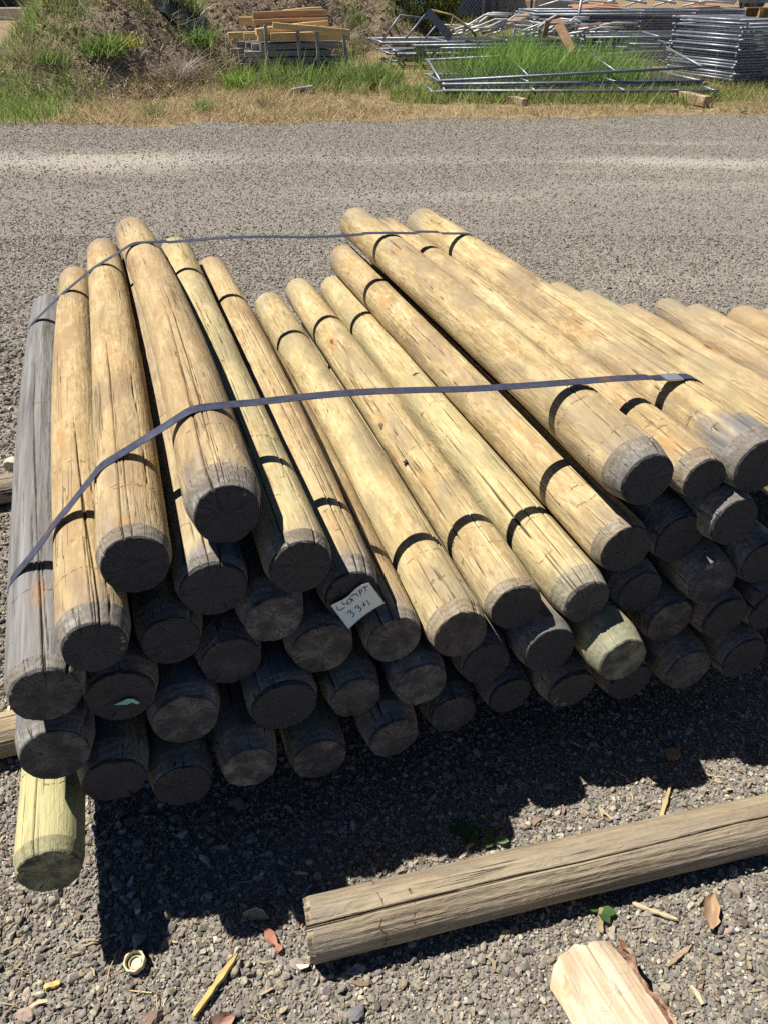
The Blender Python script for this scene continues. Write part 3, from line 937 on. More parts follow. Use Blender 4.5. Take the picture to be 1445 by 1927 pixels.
def scatter(name, pos, r, protos, mat, g, tints, sink=.3, smooth=False, lean=.5):
    PV, F = protos
    r = np.minimum(r, np.median(r) * 2.3)
    n = len(pos); nv = PV.shape[1]
    k = g.integers(0, len(PV), n)
    V = PV[k] * r[:, None, None]
    a = g.uniform(0, 2 * np.pi, n); b = g.normal(size=n) * lean; c = g.normal(size=n) * lean
    ca, sa, cb, sb, cc, sc_ = np.cos(a), np.sin(a), np.cos(b), np.sin(b), np.cos(c), np.sin(c)
    x, y, z = V[..., 0], V[..., 1], V[..., 2]
    y, z = y * cb[:, None] - z * sb[:, None], y * sb[:, None] + z * cb[:, None]
    x, z = x * cc[:, None] + z * sc_[:, None], -x * sc_[:, None] + z * cc[:, None]
    x, y = x * ca[:, None] - y * sa[:, None], x * sa[:, None] + y * ca[:, None]
    V = np.stack([x + pos[:, :1], y + pos[:, 1:2], z + pos[:, 2:3] + (r * (.62 - sink))[:, None]], -1)
    Fi = (F[None] + (np.arange(n) * nv)[:, None, None]).reshape(-1, 3)
    return mk(name, V.reshape(-1, 3), Fi, mat, None, smooth, color=np.repeat(tints, nv, 0))

STONE = tint_mat('crushed_stone', .9, 220, .0015, noise_amt=.28, nscale=160)
def under_pile(x, y):
    q = x * E0[0] + y * E0[1]; s = x * U0[0] + y * U0[1]
    return (q > -.22) & (q < 2.3) & (s > 1.35) & (s < 3.0)

def spots(n, x0, x1, y0, y1, g, dens=None, zfun=gz):
    x = g.uniform(x0, x1, n); y = g.uniform(y0, y1, n)
    # keep only what lies in the picture's surroundings
    k = (np.abs(x) < .62 * (y * .82 + .95) + .75) & ~under_pile(x, y) & (y < edge_y(x) + .3)
    if dens is not None: k &= g.random(n) < dens(x, y)
    x, y = x[k], y[k]
    return np.stack([x, y, zfun(x, y)], -1)
def patch(x, y):  # coarse and fine patches near the pile
    return fbm(x * 2.2, y * 2.2, 0, 31, 3)
g = np.random.default_rng(11)
P80 = rock_protos(26, 1, 3)
P20 = rock_protos(26, 0, 4, 6)
# near field: three sizes of crushed rock with fines between them
near_big = spots(15500, -1.9, 2.3, .30, 1.75, g, lambda x, y: np.clip(.13 - .7 * patch(x, y) + .42 * sstep(-.1, -.6, x), .03, 1))
scatter('gravel', near_big, np.exp(g.normal(np.log(.0090), .28, len(near_big))), P80, STONE, g, stone_tints(len(near_big), g, 1.02), .30)
tag(S.objects['gravel'], kind='stuff')
near_mid = spots(98000, -1.9, 2.3, .30, 2.1, g, lambda x, y: np.clip(.78 - .75 * patch(x, y), .15, 1))
o = scatter('gravel', near_mid, np.exp(g.normal(np.log(.0046), .36, len(near_mid))), P80, STONE, g, stone_tints(len(near_mid), g, 1.08), .25); tag(o, kind='stuff')
near_fine = spots(120000, -1.7, 2.2, .25, 2.1, g)
o = scatter('gravel', near_fine, np.exp(g.normal(np.log(.0030), .3, len(near_fine))), P20, STONE, g, stone_tints(len(near_fine), g, 1.2), .1); tag(o, kind='stuff')
# middle distance
mid = spots(160000, -4.4, 4.4, 1.9, 6.0, g, lambda x, y: np.clip(1.0 - .9 * dusty(x, y) - .35 * patch(x * .5, y * .5), .12, 1))
o = scatter('gravel', mid, np.exp(g.normal(np.log(.0066), .36, len(mid))), P20, STONE, g, stone_tints(len(mid), g, 1.02, .20), .40); tag(o, kind='stuff')
far = spots(230000, -7.5, 8.0, 6.0, 12.9, g, lambda x, y: np.clip(.95 - 1.0 * dusty(x, y), .10, 1))
o = scatter('gravel', far, np.exp(g.normal(np.log(.0072), .34, len(far))), P20, STONE, g, stone_tints(len(far), g, 1.06, .17), .45); tag(o, kind='stuff')

loose = spots(16000, -3.0, -.75, 1.0, 4.6, g, lambda x, y: np.clip(.75 - .8 * patch(x, y), .1, 1) * sstep(-.8, -1.1, x + .16 * (y - 1)) * sstep(4.6, 3.2, y))
o = scatter('gravel', loose, np.exp(g.normal(np.log(.0105), .32, len(loose))), P80, STONE, g, stone_tints(len(loose), g, .86, .3), .25); tag(o, kind='stuff')

# straw, bark crumbs and splinters trodden into the gravel
def litter(name, n, box, g, lens, wid, cols, dens=None, lift=.006):
    p = spots(n, *box, g, dens)
    n = len(p)
    L = g.uniform(*lens, n); w = g.uniform(*wid, n); a = g.uniform(0, np.pi, n); tl = g.normal(size=n) * .12
    d = np.stack([np.cos(a), np.sin(a), tl], -1); s = np.stack([-np.sin(a), np.cos(a), g.normal(size=n) * .3], -1)
    bend = g.normal(size=n)[:, None] * .12 * L[:, None] * s
    c = p + np.array([0, 0, 1]) * (lift + np.abs(tl) * L * .5)[:, None]
    V = []
    for f, b in ((-.5, 0), (0, 1), (.5, 0)):
        m = c + d * (L * f)[:, None] + bend * b
        ww = w * (1.0 if f == 0 else .6)
        for sg in (-1, 1):
            for zt in (0, 1):
                V.append(m + s * (ww * sg * .5)[:, None] + np.array([0, 0, 1]) * (w * .35 * zt)[:, None])
    V = np.stack(V, 1)
    Q = []
    for k in (0, 4):
        Q += [[k + 1, k + 3, k + 7, k + 5], [k, k + 4, k + 6, k + 2], [k, k + 1, k + 5, k + 4], [k + 2, k + 6, k + 7, k + 3]]
    Q = np.array(Q)
    F = (Q[None] + (np.arange(n) * 12)[:, None, None]).reshape(-1, 4)
    cc = np.array(cols)[g.integers(0, len(cols), n)] * np.exp(g.normal(size=(n, 1)) * .25)
    o = mk(name, V.reshape(-1, 3), F, STRAW, None, False, color=np.repeat(cc, 12, 0))
    return tag(o, kind='stuff')
STRAW = tint_mat('dry_straw', .8, 300, .0006)
tan = [(.46, .36, .20), (.38, .27, .14), (.52, .43, .27), (.28, .19, .11)]
litter('straw_litter', 900, (-1.3, 1.4, .25, 1.35), g, (.015, .07), (.0009, .0028), tan, lambda x, y: np.clip(.28 + .6 * sstep(-.2, -.65, x) + .3 * patch(x, y), .05, 1))
litter('bark_crumbs', 420, (-1.2, 1.5, .25, 1.4), g, (.008, .035), (.003, .010), [(.26, .17, .12), (.40, .29, .19), (.50, .40, .26), (.20, .13, .10)])

# ------------------------------------------------------------------ single things lying on the gravel
def chunk(name, pos, size, rz, tint, label, cat, seed, sub=2, tilt=0., smooth=False, mat=None, cuts=10):
    PV, F = rock_protos(1, sub, seed, cuts, 1.0)
    V = PV[0] / np.abs(PV[0]).max(0) * (np.array(size) / 2)
    o = mk(name, V, F, mat or STONE, None, smooth, color=np.tile(np.array(tint), (len(V), 1)))
    o.location = pos; o.rotation_euler = (tilt, 0, rz)
    return tag(o, label, cat)

def on(x, y, h=0.0): return (x, y, float(gz(np.array(x), np.array(y))) + h)
chunk('cobble', on(-1.455, 2.60, .028), (.078, .066, .062), .3, (.66, .60, .45), 'round cream cobble on the gravel beside the grey runner log', 'stone', 5, 3, smooth=True, cuts=3)
chunk('pebble', on(-.51, .845, .010), (.014, .012, .010), .3, (.8, .8, .8), 'tiny white pebble in the gravel below the pale greenish post', 'pebble', 6, 2)
chunk('stone', on(.015, .585, .011), (.030, .026, .024), .5, (.62, .56, .44), 'cream pebble with a dark shadow at the bottom of the picture', 'stone', 7, 2)
chunk('stone', on(-.055, .655, .009), (.040, .034, .022), .9, (.22, .215, .22), 'flat grey stone lying between the yellow splinter and the loose post', 'stone', 8, 2)
chunk('stone', on(-.435, .645, .009), (.046, .036, .020), .4, (.30, .215, .17), 'flat reddish brown stone left of the cream plastic cap', 'stone', 9, 2)

def on_post(key, s, side=0.0, h=0.0):
    a, D, u = POSTS[key]
    k = (s - a @ U0) / (u @ U0)
    return a + u * k + E0 * (D / 2 * math.sin(side)) + np.array([0, 0, D / 2 * math.cos(side) + h])
for key, s, side, h, sz, tint, lab in (
        ('P8', 1.88, -.95, .006, (.020, .017, .014), (.34, .31, .27), 'upper of two grey stones wedged between low pale posts below the near strap'),
        ('P8', 1.67, -.95, .007, (.026, .021, .020), (.36, .33, .29), 'lower of two grey stones wedged between low pale posts below the near strap'),
        ('P9', 1.965, .55, .005, (.021, .018, .016), (.20, .12, .075), 'brown clod half under the near strap beside the leaning pale post'),
        ('P9', 2.13, -.15, .002, (.034, .016, .010), (.17, .11, .07), 'dark dirt clod sitting on top of a low greenish post just behind the near strap')):
    p = on_post(key, s, side, h)
    chunk('wedged_stone', tuple(p), sz, .7, tint, lab, 'stone', int(s * 100), 2)

# cream screw cap, open side up
def screw_cap():
    n = 40
    a = np.arange(n) / n * 2 * np.pi
    octo = 1 + .035 * np.cos(8 * a)
    prof = [(0, 0, 0), (.0170, 0, 1), (.0195, .0012, 1), (.0205, .004, 1), (.0198, .0150, 1), (.0208, .0160, 1), (.0205, .0185, 1), (.0190, .0192, .4), (.0172, .0185, 0), (.0166, .0165, 0), (.0160, .0060, 0), (.0125, .0050, 0), (.0122, .0095, 0), (.0110, .0098, 0), (.0106, .0042, 0), (0, .0036, 0)]
    V = []
    for r, z, k in prof:
        rr = r * (1 + (octo - 1) * k)
        V.append(np.stack([rr * np.cos(a), rr * np.sin(a), np.full(n, z)], -1))
    m = len(prof)
    j = np.arange(n)
    Q = np.concatenate([np.stack([i * n + j, i * n + (j + 1) % n, (i + 1) * n + (j + 1) % n, (i + 1) * n + j], -1) for i in range(m - 1)])
    o = mk('screw_cap', np.concatenate(V), Q, plain('cream_plastic', (.70, .60, .38), .45, var=.08), None, False)
    o.location = on(-.488, .742, .008); o.rotation_euler = (.10, -.05, .3)
    tag(o, 'cream plastic screw cap lying open side up at the tip of the shadow', 'cap')
screw_cap()

def splinter(name, p0, p1, w, h, tint, label, cat='wood splinter', seed=1, curl=0.0, sections=9, ragged=.25):
    g = np.random.default_rng(seed)
    p0, p1 = np.array(p0, float), np.array(p1, float)
    d = p1 - p0; L = np.linalg.norm(d); d /= L
    s = np.cross([0, 0, 1.0], d); s /= np.linalg.norm(s); up = np.cross(d, s)
    V = []; t = np.linspace(0, 1, sections)
    for k, f in enumerate(t):
        c = p0 + d * L * f + up * curl * math.sin(f * math.pi) * L
        ww = w * (1 + g.normal() * ragged) * (.55 if k in (0, sections - 1) else 1); hh = h * (1 + g.normal() * ragged * .5)
        for a, b in ((-1, 0), (1, .15), (.8, 1), (-.7, .85)):
            V.append(c + s * a * ww / 2 + up * b * hh + d * g.normal() * .01 * L)
    Q = [[i * 4 + j, (i + 1) * 4 + j, (i + 1) * 4 + (j + 1) % 4, i * 4 + (j + 1) % 4] for i in range(sections - 1) for j in range(4)]
    Q += [[0, 1, 2, 3], [(sections - 1) * 4 + k for k in (3, 2, 1, 0)]]
    V = np.array(V)
    c = np.tile(np.array(tint, float), (len(V), 1)) * np.exp(g.normal(size=(len(V), 1)) * .12)
    o = mk(name, V, np.array(Q), STRAW, None, False, color=c)
    return tag(o, label, cat)
splinter('splinter', on(-.355, .645, .010), on(-.290, .755, .014), .013, .008, (.55, .42, .16), 'long yellow wood splinter on the gravel right of the cream cap', seed=2)
splinter('splinter', on(-.245, .815, .006), on(-.205, .765, .008), .020, .006, (.36, .17, .11), 'reddish bark chip on the gravel left of the loose post', 'bark chip', seed=3)
splinter('splinter', on(.635, 1.055, .008), on(.685, 1.145, .010), .012, .004, (.50, .38, .20), 'tan splinter on the sunlit gravel behind the loose post on the right', seed=5)
splinter('splinter', on(.44, .80, .006), on(.452, .855, .010), .012, .006, (.36, .28, .15), 'short upright-leaning wood sliver between loose post and split log', seed=6)
splinter('splinter', on(.52, .86, .008), on(.60, .825, .010), .010, .004, (.52, .43, .26), 'pale straw-coloured splinter in front of the loose post on the right', seed=7)
splinter('splinter', on(.555, .735, .006), on(.615, .775, .008), .009, .005, (.34, .24, .15), 'thin grey-brown twig right of the split log', 'twig', seed=8)
splinter('splinter', on(-.655, .70, .006), on(-.625, .708, .008), .012, .005, (.62, .44, .16), 'small yellow wood chip at the left edge of the gravel', 'wood chip', seed=9)
splinter('splinter', on(.70, 1.235, .006), on(.735, 1.235, .010), .030, .006, (.42, .26, .14), 'brown wood chip at the edge of the shade on the right', 'wood chip', seed=13)
splinter('splinter', on(-.62, .77, .006), on(-.545, .80, .007), .004, .003, (.45, .36, .2), 'thin straw lying below the pale greenish post', 'straw', seed=15)

LEAF = leaf_mat('green_leaf')
def dry_leaf(x, y, L, w, rz, tint, label, seed):
    g = np.random.default_rng(seed)
    n, m = 13, 7
    t, s = np.meshgrid(np.linspace(0, 1, n), np.linspace(-1, 1, m), indexing='ij')
    half = w / 2 * np.sin(np.clip(t, .02, .98) ** .8 * np.pi) * (1 + .25 * vn(t * 9, s * 0, 0, seed)) + .0012
    X = t * L - L / 2; Y = s * half + .10 * L * np.sin(t * 2.2)
    Z = .004 + .35 * w * s ** 2 * np.sin(t * np.pi) + .12 * L * (t - .5) ** 2 * 2 + .0025 * vn(t * 8, s * 3, 0, seed + 1)
    V = np.stack([X, Y, Z], -1).reshape(-1, 3)
    i, j = np.meshgrid(np.arange(n - 1), np.arange(m - 1), indexing='ij')
    q = np.stack([i * m + j, (i + 1) * m + j, (i + 1) * m + j + 1, i * m + j + 1], -1).reshape(-1, 4)
    c = np.tile(np.array(tint), (n * m, 1)) * np.exp(.35 * vn(t * 5, s * 3, 0, seed + 2)).reshape(-1, 1)
    o = mk('dry_leaf', np.concatenate([V, V - [0, 0, .0006]]), [q, q[:, ::-1] + n * m], STRAW, None, True, color=np.concatenate([c, c]))
    o.location = on(x, y, .006); o.rotation_euler = (.15, .1, rz)
    return tag(o, label, 'dry leaf')
dry_leaf(.68, .84, .085, .034, R(62), (.36, .235, .14), 'brown dry leaf curled on the gravel right of the split log', 14)
dry_leaf(.176, .915, .09, .024, R(105), (.34, .26, .2), 'curled brown dry leaf in the shade behind the loose post', 12)
dry_leaf(-.30, .625, .065, .042, R(40), (.33, .20, .15), 'crumpled reddish leaf at the bottom of the picture below the yellow splinter', 10)
dry_leaf(-.265, .832, .055, .022, R(-8), (.58, .45, .27), 'pale tan wood flake beside the reddish bark chip', 4)
def sprout(pos, n, r, label, seed, tint=(.08, .16, .045)):
    g = np.random.default_rng(seed)
    mb = MB(); cols = []
    for k in range(n):
        a = k / n * 2 * np.pi + g.normal() * .3
        L = r * g.uniform(.7, 1.2); w = L * .32
        d = np.array([math.cos(a), math.sin(a), 0]); s = np.array([-math.sin(a), math.cos(a), 0])
        V = []
        for f, ww in ((0, .1), (.25, .75), (.5, 1), (.75, .75), (1, .08)):
            c = d * L * f + np.array([0, 0, .012 + L * .55 * f * (1 - f * .75)])
            V += [c - s * w * ww, c - np.array([0, 0, w * .25 * ww]), c + s * w * ww]
        Q = [[i * 3 + j, i * 3 + j + 1, (i + 1) * 3 + j + 1, (i + 1) * 3 + j] for i in range(4) for j in range(2)]
        mb.add(V, Q); cols.append(np.tile(np.array(tint) * np.exp(g.normal() * .2), (15, 1)))
    o = mb.build('weed_sprout', LEAF, None, True, color=np.concatenate(cols))
    o.location = pos
    return tag(o, label, 'weed')
sprout(on(.180, 1.015), 4, .045, 'small green weed sprout in the shade behind the loose post', 3)
sprout(on(.245, 1.005), 3, .036, 'paler green weed leaves just right of the shaded sprout', 4, (.15, .24, .09))
sprout(on(.445, .845), 4, .032, 'green weed leaf peeping out under the front edge of the loose post', 5)

# ------------------------------------------------------------------ split firewood block, bottom right
def split_log():
    root = empty('split_log', (.415, .610, 0), 0)
    tag(root, 'split log with a pale flat face upward and ragged bark on its right side', 'split log')
    d = np.array([.40, -.92, 0]); d /= np.linalg.norm(d)       # from the ragged end towards the camera
    s = np.array([.92, .40, 0])
    t_ = NT('split_wood')
    v = obj_coord(t_, False)
    R3 = t_.n('Mapping'); t_.l(v, R3.inputs[0]); R3.inputs['Rotation'].default_value = (0, 0, math.atan2(d[0], -d[1]) * -1)
    vv = R3.outputs[0]
    n1 = t_.noise(t_.mapping(vv, (55, 5, 55)), 1, 5, .65, .4); n2 = t_.noise(t_.mapping(vv, (9, 6, 9)), 1.2, 4, .6, .5); n3 = t_.noise(t_.mapping(vv, (170, 14, 170)), 1, 3, .6)
    c = t_.ramp(n2, [(.3, (.58, .42, .26)), (.5, (.68, .57, .42)), (.7, (.73, .66, .54))])
    c = t_.mix(t_.mapr(n1, .36, .62, .55, 0), c, (.42, .29, .17))
    edge = t_.noise(vv, 26, 3); c = t_.mix(t_.mapr(edge, .6, .7, 0, .6), c, (.50, .28, .11))
    cr = t_.noise(t_.mapping(vv, (10, 10, 10)), 1, 3, .55, 1.0)
    c = t_.mix(t_.mapr(t_.math('ABSOLUTE', t_.math('SUBTRACT', cr, .5)), .002, .007, .35, 0), c, (.28, .17, .08))
    t_.col(c); t_.b.inputs['Roughness'].default_value = .75
    t_.bump(t_.math('ADD', n1, t_.math('MULTIPLY', n3, .5)), .9, .004)
    wood = t_.m
    nu, nvv = 34, 28
    L = .40
    uu = np.linspace(0, 1, nu); ww = np.linspace(-1, 1, nvv)
    UU, WW = np.meshgrid(uu, ww, indexing='ij')
    half = .079 + .004 * vn(UU * 6, 0, 0, 71)
    start = -.135 + .075 * np.clip(-WW - .45, 0, 1) ** 1.15 + .006 * vn(WW * 4, 1.5, 0, 72) + .012 * np.clip(WW - .2, 0, 1)
    along = start + UU * (L - start * 0)
    across = WW * half
    z = .088 + .006 * vn(UU * 5, WW * 1.5, 0, 73) - .012 * np.clip(WW, 0, 1) ** 2 - .02 * np.clip(1 - UU * 9, 0, 1) * np.clip(np.abs(WW) - .4, 0, 1) - .010 * np.clip(-WW - .7, 0, 1) * 3
    z -= .008 * np.exp(-((WW - .38 - .05 * vn(UU * 8, 0, 0, 75)) / .035) ** 2) * sstep(.45, .05, UU)
    top = along[..., None] * d + across[..., None] * s + z[..., None] * np.array([0, 0, 1.0])
    # underside: round of the log
    zb = .088 - np.sqrt(np.clip(1 - WW ** 2, 0, 1)) * .085
    bot = along[..., None] * d + across[..., None] * s + np.minimum(zb, z - .002)[..., None] * np.array([0, 0, 1.0])
    i, j = np.meshgrid(np.arange(nu - 1), np.arange(nvv - 1), indexing='ij')
    q = np.stack([i * nvv + j, i * nvv + j + 1, (i + 1) * nvv + j + 1, (i + 1) * nvv + j], -1).reshape(-1, 4)
    n = nu * nvv
    jj = np.arange(nvv - 1); ii = np.arange(nu - 1)
    sides = np.concatenate([np.stack([jj, jj + 1, jj + 1 + n, jj + n], -1)[:, ::-1], np.stack([(nu - 1) * nvv + jj, (nu - 1) * nvv + jj + 1, (nu - 1) * nvv + jj + 1 + n, (nu - 1) * nvv + jj + n], -1),
                            np.stack([ii * nvv, (ii + 1) * nvv, (ii + 1) * nvv + n, ii * nvv + n], -1), np.stack([ii * nvv + nvv - 1, (ii + 1) * nvv + nvv - 1, (ii + 1) * nvv + nvv - 1 + n, ii * nvv + nvv - 1 + n], -1)[:, ::-1]])
    mk('split_face', np.concatenate([top.reshape(-1, 3), bot.reshape(-1, 3)]), [q[:, ::-1], q + n, sides], wood, root, False)
    # torn bark along the right side
    nu, nb = 40, 12
    uu = np.linspace(0, 1, nu); bb = np.linspace(0, 1, nb)
    UU, BB = np.meshgrid(uu, bb, indexing='ij')
    ang = BB * 1.35 - .02
    rag = .012 * vn(UU * 12, BB * 3, 0, 81) + .004 * vn(UU * 45, BB * 8, 0, 82)
    rr = .081 + .005 * vn(UU * 14, BB * 6, 0, 83) + .008 * np.sin(BB * np.pi)
    across = rr * np.cos(ang) + rag * (BB < .25) + .008
    z = .080 - .085 * np.sin(ang) + .005 * vn(UU * 25, BB * 6, 0, 84)
    al = -.112 + UU * .38 + .02 * vn(BB * 6, 0, 0, 85)
    outer = al[..., None] * d + across[..., None] * s + np.maximum(z, .004)[..., None] * np.array([0, 0, 1.0])
    inner = outer - s * .007 - np.array([0, 0, .001])
    i, j = np.meshgrid(np.arange(nu - 1), np.arange(nb - 1), indexing='ij')
    q = np.stack([i * nb + j, i * nb + j + 1, (i + 1) * nb + j + 1, (i + 1) * nb + j], -1).reshape(-1, 4)
    n = nu * nb; jj = np.arange(nb - 1); ii = np.arange(nu - 1)
    sides = np.concatenate([np.stack([jj, jj + 1, jj + 1 + n, jj + n], -1), np.stack([ii * nb, (ii + 1) * nb, (ii + 1) * nb + n, ii * nb + n], -1)])
    mk('bark', np.concatenate([outer.reshape(-1, 3), inner.reshape(-1, 3)]), [q, q[:, ::-1] + n, sides], plain('red_brown_bark', (.27, .15, .10), .9, var=.5, scale=60, bump=.004, c2=(.42, .30, .20), thr=(.5, .6)), root, False)
split_log()
# ------------------------------------------------------------------ weedy spoil mounds
MOUNDS = [  # cx, cy, rx, ry, height
    (-4.75, 16.2, 2.75, 3.4, 1.45),
    (-2.6, 18.6, 2.9, 2.6, 1.35),
    (-.35, 20.2, 2.0, 2.2, .95),
]
def mz(X, Y):
    """height of the spoil above the rising ground"""
    h = np.zeros(np.broadcast(X, Y).shape)
    for k, (cx, cy, rx, ry, H) in enumerate(MOUNDS):
        d = np.sqrt(((X - cx) / rx) ** 2 + ((Y - cy) / ry) ** 2) + .10 * fbm(X * .9, Y * .9, 0, 50 + k, 3)
        h = np.maximum(h, H * (1 - sstep(.12, 1.0, d)))
    return h
def tz(X, Y):
    return gz(X, Y) + mz(X, Y)
def rough_mz(X, Y):
    m = mz(X, Y)
    return gz(X, Y) - .05 + m + np.clip(m * 4, 0, 1) * (.16 * fbm(X * 2.4, Y * 2.4, m * 1.5, 61, 4) + .07 * fbm(X * 8, Y * 8, m * 6, 62, 3)) - .06 * (m < .02)
def mound(cx0, cx1, cy0, cy1, name, lab_seed, nx=150, nyy=130):
    x = np.linspace(cx0, cx1, nx); y = np.linspace(cy0, cy1, nyy)
    X, Y = np.meshgrid(x, y, indexing='ij')
    Z = rough_mz(X, Y)
    i, j = np.meshgrid(np.arange(nx - 1), np.arange(nyy - 1), indexing='ij')
    q = np.stack([i * nyy + j, (i + 1) * nyy + j, (i + 1) * nyy + j + 1, i * nyy + j + 1], -1).reshape(-1, 4)
    t = NT('spoil_earth')
    gme = t.n('NewGeometry'); v = gme.outputs['Position']
    n1 = t.noise(v, 3.2, 6, .65); n2 = t.noise(v, 22, 5, .7); n3 = t.noise(v, 60, 3, .7)
    c = t.ramp(n2, [(.28, (.12, .085, .06)), (.45, (.26, .19, .13)), (.6, (.40, .31, .22)), (.78, (.56, .46, .34))])
    c = t.mix(t.mapr(n1, .45, .65, 0, .5), c, (.33, .25, .165))
    t.col(c)
    t.b.inputs['Roughness'].default_value = .95
    t.bump(t.math('ADD', n2, t.math('MULTIPLY', n3, .5)), 1.0, .05)
    o = mk(name, np.stack([X, Y, Z], -1).reshape(-1, 3), q, t.m, None, False)
    return tag(o, kind='structure')
mound(-9.2, 1.9, 12.6, 23.5, 'hill', 0)

# ------------------------------------------------------------------ blades: grass, dry stalks
def blades(name, P, h, w, lean, colr, mat, g, seg=3, droop=.5, az=None):
    n = len(P)
    a = g.uniform(0, 2 * np.pi, n) if az is None else az
    d = np.stack([np.cos(a), np.sin(a), np.zeros(n)], -1)
    f = g.uniform(0, 2 * np.pi, n)
    s = np.stack([np.cos(f), np.sin(f), np.zeros(n)], -1)
    V = []
    for k in range(seg + 1):
        t = k / seg
        off = lean * (t + droop * t * t)
        zz = h * (t - .35 * droop * t * t * np.clip(lean / np.maximum(h, 1e-3), 0, 1.6))
        c = P + d * off[:, None] + np.array([0, 0, 1.0]) * zz[:, None]
        ww = w * (1 - .85 * t ** 1.6) * .5
        V += [c - s * ww[:, None], c + s * ww[:, None]]
    V = np.stack(V, 1)
    Q = np.array([[2 * k, 2 * k + 1, 2 * k + 3, 2 * k + 2] for k in range(seg)])
    nv = 2 * (seg + 1)
    F = (Q[None] + (np.arange(n) * nv)[:, None, None]).reshape(-1, 4)
    o = mk(name, V.reshape(-1, 3), F, mat, None, False, color=np.repeat(colr, nv, 0))
    return tag(o, kind='stuff')

GRASS = leaf_mat('grass_blades')
DRYM = tint_mat('dry_stems', .8)
def tintset(n, g, pal, w=None, var=.25):
    pal = np.array(pal); p = None if w is None else np.array(w, float) / sum(w)
    return np.clip(pal[g.choice(len(pal), n, p=p)] * np.exp(g.normal(size=(n, 1)) * var), .005, .9)
GREEN = [(.17, .28, .055), (.24, .36, .08), (.34, .43, .13), (.12, .20, .045), (.38, .38, .18)]
OLIVE = [(.29, .32, .09), (.38, .37, .14), (.22, .26, .07), (.44, .38, .19)]
DRY = [(.55, .41, .24), (.46, .32, .18), (.62, .51, .33), (.47, .29, .18), (.34, .22, .13)]
GREY = [(.52, .47, .41), (.42, .37, .31), (.64, .59, .52), (.28, .23, .19), (.48, .39, .29)]

def pts(n, x0, x1, y0, y1, g, dens=None, z=tz):
    x = g.uniform(x0, x1, n); y = g.uniform(y0, y1, n)
    k = np.abs(x) < .60 * (y * .82 + .95) + .5
    if dens is not None: k &= g.random(n) < dens(x, y)
    x, y = x[k], y[k]
    return np.stack([x, y, z(x, y) - .01], -1)
g = np.random.default_rng(21)
def verge(x, y): return sstep(-.15, .55, y - edge_y(x)) * (mz(x, y) < .25)
clump = lambda x, y, s, k: fbm(x * s, y * s, 0, k, 3)
# short patchy verge: green to the left, dry and reddish in the middle, olive on the right
greenish = lambda x, y: np.clip(sstep(-3.9, -4.7, x) * .95 + sstep(.2, .7, np.exp(-((x - 2.8) / 3.0) ** 2)) * .45 * sstep(12.2, 13.2, y) + .25 * clump(x, y, .9, 70), 0, 1)
P = pts(52000, -7.5, 8.2, 10.9, 15.5, g, lambda x, y: verge(x, y) * np.clip(.75 + 1.1 * clump(x, y, 1.6, 71), .06, 1))
n = len(P); gr = g.random(n) < greenish(P[:, 0], P[:, 1])
col = np.where(gr[:, None], tintset(n, g, GREEN), np.where((g.random(n) < .45)[:, None], tintset(n, g, OLIVE), tintset(n, g, DRY)))
h = np.exp(g.normal(np.log(.085), .45, n)) * np.where(gr, 1.25, 1)
blades('grass', P, h, g.uniform(.005, .011, n), h * g.uniform(.2, 1.0, n), col, GRASS, g)
# stragglers creeping out over the gravel
P = pts(9000, -7.0, 8.0, 10.2, 13.0, g, lambda x, y: np.clip(-.15 + 1.9 * clump(x, y, 1.9, 94), 0, 1) * sstep(-1.1, -.05, y - edge_y(x)))
n = len(P); h = np.exp(g.normal(np.log(.075), .45, n))
blades('grass', P, h, g.uniform(.005, .011, n), h * g.uniform(.3, 1.2, n), np.where((g.random(n) < .4)[:, None], tintset(n, g, GREEN), tintset(n, g, OLIVE + DRY)), GRASS, g)
# dry reddish thatch
P = pts(20000, -4.6, -.2, 11.3, 14.4, g, lambda x, y: verge(x, y) * np.clip(.6 + 1.3 * clump(x, y, 1.2, 72), 0, 1))
n = len(P); h = np.exp(g.normal(np.log(.06), .5, n))
blades('dry_grass', P, h, g.uniform(.004, .010, n), h * g.uniform(.5, 2.0, n), tintset(n, g, DRY), DRYM, g)
# taller green growth round the lumber, between and behind the panel stacks, and at the left edge
def tall(name, n, box, hm, dens, pal, g, w=(.008, .018), var=.3):
    P = pts(n, *box, g, dens)
    n = len(P)
    h = np.exp(g.normal(np.log(hm), var, n))
    blades(name, P, h, g.uniform(*w, n), h * g.uniform(.1, .65, n), tintset(n, g, pal), GRASS, g, 4)
tall('grass', 6500, (-2.1, .1, 14.0, 14.85), .29, lambda x, y: np.clip(.2 + 1.2 * clump(x, y, 2.2, 73) + .5 * sstep(-1.0, -.6, x), 0, 1) * sstep(14.0, 14.5, y), GREEN, g)
tall('grass', 5500, (-2.5, .35, 13.7, 15.2), .16, lambda x, y: np.clip(.5 + 1.2 * clump(x, y, 1.8, 74), 0, 1), GREEN, g)
tall('grass', 19000, (.2, 4.7, 13.95, 15.8), .40, lambda x, y: np.clip(.45 + 1.5 * clump(x, y, 1.3, 75), .02, 1) * sstep(.5, 2.2, x + .6 * clump(x, y, 1.1, 91)) * sstep(5.0, 3.4, x + .6 * clump(x, y, 1.1, 92)) * sstep(13.9, 14.4, y), [(.20, .36, .06), (.28, .44, .09), (.37, .50, .14), (.14, .25, .05)], g)
tall('grass', 8500, (.1, 5.0, 13.0, 13.9), .13, lambda x, y: np.clip(.55 + 1.2 * clump(x, y, 1.7, 76), .05, 1), GREEN + OLIVE[:2], g)
tall('grass', 3200, (.4, 4.6, 12.7, 13.4), .20, lambda x, y: np.clip(-.05 + 1.6 * clump(x, y, 1.5, 77), 0, 1), GREEN + OLIVE, g)
